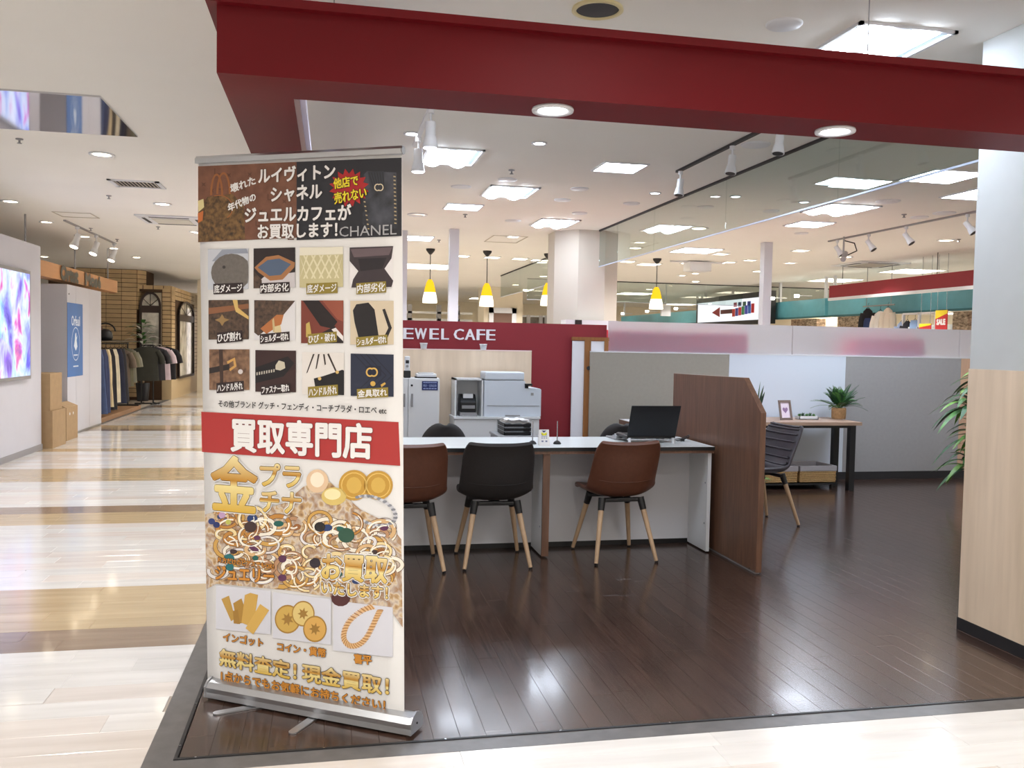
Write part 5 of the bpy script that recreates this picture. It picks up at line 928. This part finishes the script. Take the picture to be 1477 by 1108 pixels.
for y in (yc0+.1, yc1-.1): MB().cyl((9.6, y, zr), (9.6, y, ZC), .006, n=6).build('hanging_wire', M_grey, t)
t = thing('display_rack', 'white metal display rack with hanging blue clothes', 'rack', (9.6, onx(1325, 465, 9.6).y, 0)); ya, yb = onx(1350, 465, 9.6).y, onx(1303, 465, 9.6).y
for y in (ya, (ya+yb)/2, yb): B(9.58, 9.62, y-.02, y+.02, 0, 2.06).build('upright', M_white2, t)
for z in (1.80, 2.04): B(9.58, 9.62, ya, yb, z, z+.03).build('cross_bar', M_white2, t)
for p0, p1, z0, z1, lb, tx_ in ((1349, 1366, onx(1357, 479, 9.3).z, onx(1357, 447.5, 9.3).z, 'red hanging poster reading SALE with yellow top', 'SALE'), (1326, 1343, onx(1334, 480, 9.3).z, onx(1334, 467, 9.3).z, 'small red poster with yellow top near the sale poster', None)):
    X = 9.3; a, b = onx(p0, 465, X), onx(p1, 465, X); t = thing('sale_poster', lb, 'poster', (X, b.y, z0)); h_ = z1-z0
    bd = B(X, X+.01, b.y, a.y, z0, z1).build('board', ink((190, 40, 46)), t); MB().add([(X-.002, a.y, z1), (X-.002, b.y, z1), (X-.002, b.y, z1-.08*h_/.5), (X-.002, a.y, z1-.2*h_/.5)], [(0, 1, 2, 3)]).build('yellow_corner', ink((236, 214, 40)), bd)
    for yy in (a.y-.03, b.y+.03): MB().cyl((X+.005, yy, z1), (X+.005, yy, ZC), .004, n=6).build('hanging_wire', M_steel, t)
    if tx_: text_on('lettering', tx_, WHT, (X-.003, a.y-.04, z0+.34*h_), Vector((0, -(a.y-b.y-.08), 0)), Vector((0, 0, .24*h_)), Vector((-1, 0, 0)), bd, .008)
# red hanging beam, x = 9
RX = 9.0; a, b = onx(1196, 420, RX), onx(1420, 400, RX); t = thing('hanging_beam', 'dark red hanging beam with white lower edge above the teal fascia', 'fascia', (RX, b.y, 2.3)); zb_ = onx(1300, 421, RX).z; zt_ = onx(1300, 401, RX).z
B(RX, RX+.25, b.y, a.y, zb_, zt_).build('beam', M_redwall, t); B(RX-.02, RX+.02, b.y, a.y, zb_-.05, zb_).build('lower_edge', M_white2, t)
for px in (1208, 1343): q = onx(px, 405, RX); MB().cyl((RX+.1, q.y, zt_), (RX+.1, q.y, ZC), .006, n=6).build('hanging_wire', M_dark, t)
for px in (1255, 1325, 1403): q = onx(px, 425, RX+.1); MB().lathe([(.0001, -.02), (.09, -.015), (.09, 0)], (RX+.13, q.y, zb_-.005), 16).build('downlight', M_far, t)

# ================================================================== SHOPS ALONG THE CORRIDOR
def carton(x0, x1, y0, y1, z0, z1, label, open_=False):
    t = thing('cardboard_box', label, 'carton', ((x0+x1)/2, (y0+y1)/2, z0), 'cartons by the screen wall')
    B(x0, x1, y0, y1, z0, z1-(.03 if open_ else .004)).build('body', M_corr, t); xm = (x0+x1)/2
    if open_:
        for k in (-1, 1): MB().add([(xm+k*(x1-x0)/2, y0, z1-.03), (xm+k*(x1-x0)/2, y1, z1-.03), (xm+k*.06, y1, z1+.03), (xm+k*.06, y0, z1+.03)], [(0, 1, 2, 3)]).build('flap', M_corr, t, solid=.004)
        for k in (.3, .6): MB().cyl((x1, y0+(y1-y0)*k, z1-.12), (x1+.002, y0+(y1-y0)*k, z1-.12), .02, n=10).build('label', M_print, t)
    else:
        for k in (0, 1): B(x0 if k == 0 else xm+.002, xm-.002 if k == 0 else x1, y0, y1, z1-.004, z1).build('flap', M_corr, t)
        B(xm-.025, xm+.025, y0-.001, y1+.001, z1, z1+.001).build('tape', mat('tan tape', (150, 118, 76), .4), t)
zc = ony(75, 593, 11.85).z
carton(-3.8, -3.39, 11.84, 12.4, 0, zc, 'bottom cardboard carton of the stack beside the screen wall'); carton(-3.8, -3.415, 11.84, 12.33, zc+.0015, ony(70, 539, 11.85).z, 'top cardboard carton of the stack beside the screen wall')
carton(-3.85, -3.46, 12.68, 13.22, 0, ony(95, 585, 12.75).z, 'single cardboard carton with lifted flap before the white hoarding', True)
hb = thing('hoarding_booth', 'plain white hoarding panels closing a shop unit behind the cartons', 'hoarding', (-3.6, 14, 0)); zh = 2.13
B(-5.2, -3.62, 13.25, 13.3, .03, zh).build('panel', M_wallgrey, hb); ys = (13.25, 13.68, 14.4, 15.1)
for a, b in zip(ys, ys[1:]): B(-3.64, -3.6, a+.002, b-.002, .03, zh).build('panel', M_wallgrey, hb)
B(-5.2, -3.605, 13.26, 15.1, 0, .03).build('base_rail', M_grey, hb)
for z in (.4, 1.15, 2.0): MB().cyl((-3.6, 13.34, z), (-3.596, 13.34, z), .012, n=8).build('screw', M_dark, hb)
po = thing('wall_poster', 'tall blue poster with white emblem on the white hoarding', 'poster', (-3.6, 13.6, .83)); ps = B(-3.6, -3.596, 13.25, 14.02, .835, 1.88).build('sheet', mat('blue poster paper', (62, 112, 178), .5, var=.08, scale=2), po)
I_pw = ink((220, 230, 240)); mb = MB(); ce = (-3.594, 13.65, 1.30); n = 40; rows = []
for i in range(n+1): a = 2*math.pi*i/n; rows.append([(-3.594, ce[1]+(.2+o)*math.cos(a), ce[2]+(.235+o)*math.sin(a)) for o in (-.006, .006)])
mb.grid(rows, False).build('emblem_ring', I_pw, ps)
MB().add([(-3.594, 13.65+u, 1.30+v) for u, v in ((-.02, .15), (.02, .16), (.03, .09), (.08, .12), (.04, .05), (.08, -.04), (.0, -.1), (-.09, -.03), (-.05, .05))], [tuple(range(9))]).build('emblem', I_pw, ps)
text_on('lettering', 'Orfeuil', I_pw, (-3.594, 13.44, 1.56), Vector((0, .42, 0)), Vector((0, 0, .14)), Vector((1, 0, 0)), ps, .004)
for z, w_ in ((1.13, .2), (.97, .26)): B(-3.5945, -3.594, 13.65-w_/2, 13.65+w_/2, z, z+.018).build('small_print', I_pw, ps)
# wooden header with lettering
hd = thing('shop_header', 'tan wooden header beam with black lettering over the white hoarding', 'header', (-3.7, 14.5, 2.2)); ho = mat('orange maple', (186, 132, 84), .45, var=.1, scale=2, stretch=(5, .6, 5))
hb_ = B(-3.9, -3.7, 11.9, 16.6, 2.19, 2.395).build('beam', ho, hd); rows = []
for i in range(9): a = i/8*math.pi/2; rows.append([(-3.9-.0+.2*math.cos(a), 16.6+.3*math.sin(a), z) for z in (2.19, 2.395)])
MB().grid(rows).build('rounded_end', ho, hd)
for y in (12.2, 14.4, 16.4): MB().cyl((-3.8, y, 2.395), (-3.8, y, ZC), .012, n=8).build('hanging_rod', M_grey, hd)
for s_, y0, y1, h0, h1 in (('Ortut', 13.3, 14.15, 2.205, 2.39), ('Mosé', 14.55, 15.45, 2.21, 2.37)): text_on('lettering', s_, M_black, (-3.69, y0, h0), Vector((0, y1-y0, 0)), Vector((0, 0, h1-h0)), Vector((1, 0, 0)), hd, .022, .0)
track((-3.45, 12.6, ZC), (-3.45, 15.4, ZC), (), 'thin light track above the wooden shop header', '', '')
for y in (13.2, 14.2, 15.3): spot((-3.45, y, ZC-.02), (-.25, -.35, -1), 'white spotlight shining over the wooden shop header', 'spots over the wooden header', 1.4, lit=M_warm)
# brick pier and bay window
M_bk = mat('tan glazed brick', (196, 168, 126), .5, var=.1, scale=5, objrand=.08); M_mort = mat('brown mortar', (84, 62, 44), .9)
PY = 21.15; pxa, pxb, pxc = ony(140, 460, PY).x, ony(197, 460, PY).x, ony(210, 460, PY+.25).x
bk = thing('wall_brick', 'tan brick pier rising to the ceiling behind the clothes rail', 'wall', (pxb, PY, 0), kind='structure')
MB().prism([(pxa-1.0, PY), (pxb, PY), (pxc, PY+.25), (pxc, PY+1.2), (pxa-1.0, PY+1.2)], 'z', 0, ZC).build('mortar_core', M_mort, bk)
bm_ = B(-.31, 0, -.02, 0, 0, .087).mesh('brick', M_bk)
for r in range(29):
    z = ZC-.098-r*.099
    for c_ in range(4):
        o = bpy.data.objects.new('brick', bm_); COL.objects.link(o); o.parent = bk; o.location = (-c_*.322, 0, z)
    if z > 2.0:
        o = bpy.data.objects.new('brick', bm_); COL.objects.link(o); o.parent = bk; o.location = (pxc-pxb, .25, z); o.rotation_euler.z = math.atan2(.25, pxc-pxb); o.scale.x = .97*math.hypot(.25, pxc-pxb)/.31
by = thing('wall_bay', 'tan brick bay with two dark arched windows beyond the clothes rail', 'wall', (-3.6, 21.2, 0), kind='structure')
BZ = ony(235, 412, 21.2).z
x0b = onx(203, 480, -3.0).x; xL = ony(201, 480, 21.2).x; xR = -3.58
wx0, wx1 = ony(201.5, 480, 21.2).x, ony(233, 480, 21.2).x; wz1 = ony(217, 421, 21.2).z; wzs = ony(217, 441, 21.2).z
bL = B(wx1, xR, 21.2, 25.6, 0, BZ).build('mortar_core', M_mort, by); B(xL-.8, wx1, 21.2, 21.5, wz1, BZ).build('mortar_core', M_mort, by); B(xL-.8, wx0-.02, 21.22, 21.6, 0, wz1).build('mortar_core', M_mort, by); B(wx0-.02, wx1, 21.2, 21.5, 0, .5).build('mortar_core', M_mort, by)
bs = B(0, .2, -.02, 0, 0, .085).mesh('brick', M_bk)
nr = int((BZ-.08)/.1)
for r in range(nr):
    z = .45+r*.1 if .45+r*.1 < BZ-.1 else None
    if z is None: continue
    for x_ in ((wx1+.02, ) if z < wz1 else (wx0-.02, wx0+.19, wx0+.40, wx1+.02)):
        o = bpy.data.objects.new('brick', bs); COL.objects.link(o); o.parent = by; o.location = (x_+3.6, 0, z); o.scale.x = (min(xR-x_, .2 if z >= wz1 and x_ < wx1 else 9))/.2*.98
    for y_ in (21.22, 24.6, 25.1):
        o = bpy.data.objects.new('brick', bs); COL.objects.link(o); o.parent = by; o.location = (xR+3.6, y_-21.2, z); o.rotation_euler.z = math.pi/2; o.scale.x = 2.2
for k in range(9): B(wx1+.005+k*.1-.0 if False else wx1+.01, xR-.0, 21.19, 21.2, 0, .45).build('base_tile', mat('tan base tile', (200, 176, 136), .5), by) if k == 0 else None
B(xR, xR+.02, 21.2, 25.6, 0, .45).build('base_tile', MATS['tan base tile'], by)
for x_ in [wx0-.14+i*.22 for i in range(int((xR-wx0)/.22)+1)]:
    o = bpy.data.objects.new('brick', bs); COL.objects.link(o); o.parent = by; o.location = (x_+3.6, 0, BZ-.09); o.scale.x = min(1, (xR-x_)/.2)
for i in range(10):
    for z in (BZ-.09, BZ-.19, BZ-.29):
        o = bpy.data.objects.new('brick', bs); COL.objects.link(o); o.parent = by; o.location = (xR+3.6, .02+i*.44, z); o.rotation_euler.z = math.pi/2; o.scale.x = 2.1
M_wd = mat('dark window wood', (52, 36, 30), .5)
def arch_window(parent_label, origin, ux, w_, z0, zs, z1, n, mglass):
    """arched window in the plane through origin along ux"""
    t = thing('window_1', parent_label, 'window', origin, kind='structure'); O = Vector(origin); n = Vector(n); r = w_/2
    def P(u, z, d=0): return O+ux*u+Vector((0, 0, z-O.z))+n*d
    def outline(k): return [(k, z0+k), (w_-k, z0+k), (w_-k, zs)]+[(r+(r-k)*math.cos(a), zs+(z1-zs-k)*math.sin(a)) for a in [i*math.pi/12 for i in range(1, 12)]]+[(k, zs)]
    o1, o2 = outline(0), outline(.05); m_ = len(o1); fr = MB(); vs = [P(*p_, .04) for p_ in o1]+[P(*p_, .04) for p_ in o2]+[P(*p_, -.02) for p_ in o2]; fr.add(vs, [(i, (i+1) % m_, m_+(i+1) % m_, m_+i) for i in range(m_)]+[(m_+i, m_+(i+1) % m_, 2*m_+(i+1) % m_, 2*m_+i) for i in range(m_)]); fr.build('window_frame', M_wd, t)
    MB().add([P(*p_, 0) for p_ in o2], [tuple(range(m_))]).build('pane', mglass, t); MB().add([P(.03, zs-.16, .03), P(w_-.03, zs-.16, .03), P(w_-.03, zs, .03), P(.03, zs, .03)], [(0, 1, 2, 3)]).build('transom', M_wd, t)
    for a in (.6, 1.57, 2.5): MB().cyl(P(r, zs, .02), P(r+r*.95*math.cos(a), zs+(z1-zs)*.95*math.sin(a), .02), .008, n=6).build('glazing_bar', M_wd, t)
    return t
M_wg = mat('shop window glass', (168, 164, 150), .12, var=.35, scale=3, col2=(216, 212, 200))
arch_window('dark arched window facing the clothes rail in the brick bay', (wx0, 21.185, .6), Vector((1, 0, 0)), wx1-wx0, .6, wzs, wz1, (0, -1, 0), M_wg)
arch_window('dark arched window on the corridor side of the brick bay', (xR+.03, 22.0, .45), Vector((0, 1, 0)), 2.3, .45, wzs-.15, wz1-.12, (1, 0, 0), M_wg)
q = ony(217, 480, 21.7); t = thing('potted_tree', 'leafy indoor tree with white light spots behind the arched window', 'plant', (q.x, 20.85, 0)); MB().lathe([(.12, 0), (.15, .4), (.0001, .38)], (q.x, 20.85, 0), 14).build('pot', M_dark, t); MB().tube([(q.x, 20.85, .35), (q.x+.03, 20.85, 1.2)], .03, 8).build('trunk', mat('pale trunk', (150, 130, 104), .8), t)
for k in range(34): az = k*2.4; L = .18+.12*r_.random(); leafstrip((q.x+.22*math.cos(az)*r_.random(), 20.88+.05*math.sin(az), 1.25+.5*r_.random()), (math.cos(az), math.sin(az)*.2, .4), L, .05, .5, 4).build('leaf', M_leaf if k % 3 else mat('white light spots', (236, 234, 226), .7), t)  # every third leaf is painted white for the lights among the leaves
# platform and clothes
solo('display_platform', MB().box(-5.6, -3.66, 15.15, 18.4, 0, .08), mat('tan platform board', (150, 112, 80), .5, var=.1, stretch=(3, .6, 1)), 'low tan wooden platform under the hanging trousers', 'platform', bevel=.006)
solo('floor_border', B(-3.7, -3.6, 11.8, 26, 0, .004), M_stone, 'dark grey floor border line along the corridor shops', 'floor border', kind='structure')
RXX = -3.86; t = thing('clothes_rail', 'black metal clothes rail carrying trousers on the platform', 'rail', (RXX, 16.6, .08))
for y in (15.3, 18.2): MB().cyl((RXX, y, .08), (RXX, y, 1.30), .014, n=8).build('upright', M_blackm, t); B(RXX-.2, RXX+.2, y-.02, y+.02, .08, .11).build('foot', M_blackm, t)
MB().cyl((RXX, 15.25, 1.30), (RXX, 18.25, 1.30), .014, n=8).build('hanging_bar', M_blackm, t); B(RXX-.22, RXX+.22, 15.3, 18.2, 1.33, 1.345).build('top_shelf', M_blackm, t)
gl = [('blue', (72, 88, 124), 15.45, 1.06, .46), ('dark blue', (52, 60, 92), 15.7, 1.06, .46), ('cream', (206, 186, 146), 15.98, .98, .44), ('black', (34, 32, 36), 16.25, 1.05, .42), ('pale cream', (212, 200, 172), 16.5, .94, .42), ('navy', (36, 40, 60), 16.85, .98, .44), ('charcoal', (52, 50, 54), 17.15, .96, .42), ('taupe', (104, 90, 76), 17.5, .72, .44), ('olive', (96, 92, 70), 17.8, .72, .44), ('grey green', (126, 122, 106), 18.05, .66, .44)]
for k, (nm, c_, y, L, w_) in enumerate(gl): garment('hanging_trousers' if L > .9 else 'hanging_jacket', nm + (' trousers hanging on the black clothes rail' if L > .9 else ' jacket hanging on the black clothes rail'), 'clothing', RXX, y, 1.20, w_, L, mat('cloth '+nm, c_, .85, var=.12, scale=9), 'trousers' if L > .9 else 'shirt', 'clothes on the black rail', .055, .1, k)
for k, (y, s_) in enumerate(((15.5, .2), (16.4, .18))):
    mb = MB().lathe([(.0001, 0), (.9, .02), (1.0, .3), (.92, .75), (.6, 1.0), (.0001, 1.05)], n=18); mb.v = [(RXX-.02+x*s_*.9, y+y_*s_*.6, 1.345+z*s_*1.1) for x, y_, z in mb.v]; t = thing('handbag', ('tall', 'low')[k]+' black handbag standing on the clothes rail shelf', 'bag', (RXX, y, 1.345)); mb.build('body', M_black, t)
    MB().tube([(RXX+.02+.16*math.cos(a), y, 1.345+s_*.9+.14*math.sin(a)) for a in [i*math.pi/8 for i in range(9)]], .014, 6).build('strap', M_brownlea if k == 0 else M_black, t)
RX2 = -3.83
t = thing('shirt_stand', 'slim dark stand carrying striped and plain tops before the brick bay', 'rail', (RX2, 19.9, 0))
for x_ in (-.12, .12): MB().cyl((RX2+x_, 19.9, .02), (RX2+x_, 19.9, 1.25), .014, n=8).build('upright', M_blackm, t)
MB().cyl((RX2-.12, 19.9, 1.25), (RX2+.12, 19.9, 1.25), .012, n=8).cyl((RX2, 19.7, 1.25), (RX2, 20.7, 1.25), .012, n=8).build('hanging_bar', M_blackm, t); MB().box(RX2-.25, RX2+.25, 19.88, 19.92, 0, .025).box(RX2-.13, RX2-.1, 19.7, 20.1, 0, .025).box(RX2+.1, RX2+.13, 19.7, 20.1, 0, .025).build('foot', M_blackm, t)
for k, (nm, c_, y, dx_) in enumerate((('dark olive', (50, 50, 42), 19.75, 0), ('charcoal', (46, 44, 48), 20.0, .09), ('pink striped', (206, 186, 192), 20.25, .16), ('black', (30, 28, 32), 20.5, .24))): garment('display_shirt', nm+' top hanging on the slim stand', 'clothing', RX2+dx_, y, 1.22, .58, .72, mat('cloth top '+nm, c_, .85, var=.1, scale=9), 'shirt', 'tops on the slim stand', .06, .1, 40+k)
# shop at the corridor's end
solo('wall_end', B(-9, -.5, 31.0, 31.3, 0, ZC), M_cream, 'pale wall closing the far end of the corridor', 'wall', kind='structure')
t = thing('glass_screen', 'row of tall clear glass panels above the corridor end', 'glass screen', (-3.0, 26.2, 2.3))
for k in range(4): B(-3.6+k*.8, -2.82+k*.8, 26.2, 26.21, 2.3, ZC).build('pane', M_glass, t)
B(-3.6, -.4, 26.18, 26.23, 2.26, 2.3).build('bottom_rail', M_white2, t)
solo('lit_display', B(-4.4, -1.2, 30.9, 30.95, .2, 2.4), glow('bright shop glow', (250, 238, 232), 1.3), 'brightly lit shop interior at the corridor end', 'display')
solo('display_platform', B(-5.4, -3.0, 27.4, 29.0, 0, .2), mat('tan platform board', (150, 112, 80)), 'low wooden platform carrying dressed stands at the corridor end', 'platform')
for k, (px, kd, c_, zt_, L, lb) in enumerate(((270, 'shirt', (230, 90, 170), 2.15, .75, 'bright pink top on display at the corridor end'), (269, 'trousers', (30, 34, 52), 1.3, 1.0, 'long navy trousers on display at the corridor end'), (278, 'shirt', (196, 196, 196), 1.45, .45, 'pale grey top on display at the corridor end'), (279, 'trousers', (168, 150, 126), 1.1, .85, 'beige trousers on display at the corridor end'), (286, 'trousers', (40, 42, 60), 1.25, 1.0, 'dark trousers beside the beige ones at the corridor end'))):
    q = ony(px, 480, 28.0); g_ = garment('display_garment', lb, 'clothing', q.x, 27.6+k*.26, zt_, .46, L, mat('cloth far %d' % k, c_, .85), kd, 'clothes at the corridor end', .08, 0, 70+k); yy = 27.6+k*.26; MB().cyl((q.x, yy, .2), (q.x, yy, zt_), .02, n=8).lathe([(.14, .2), (.14, .215), (.0001, .22)], (q.x, yy, 0), 14).build('stand_pole', M_grey, g_)
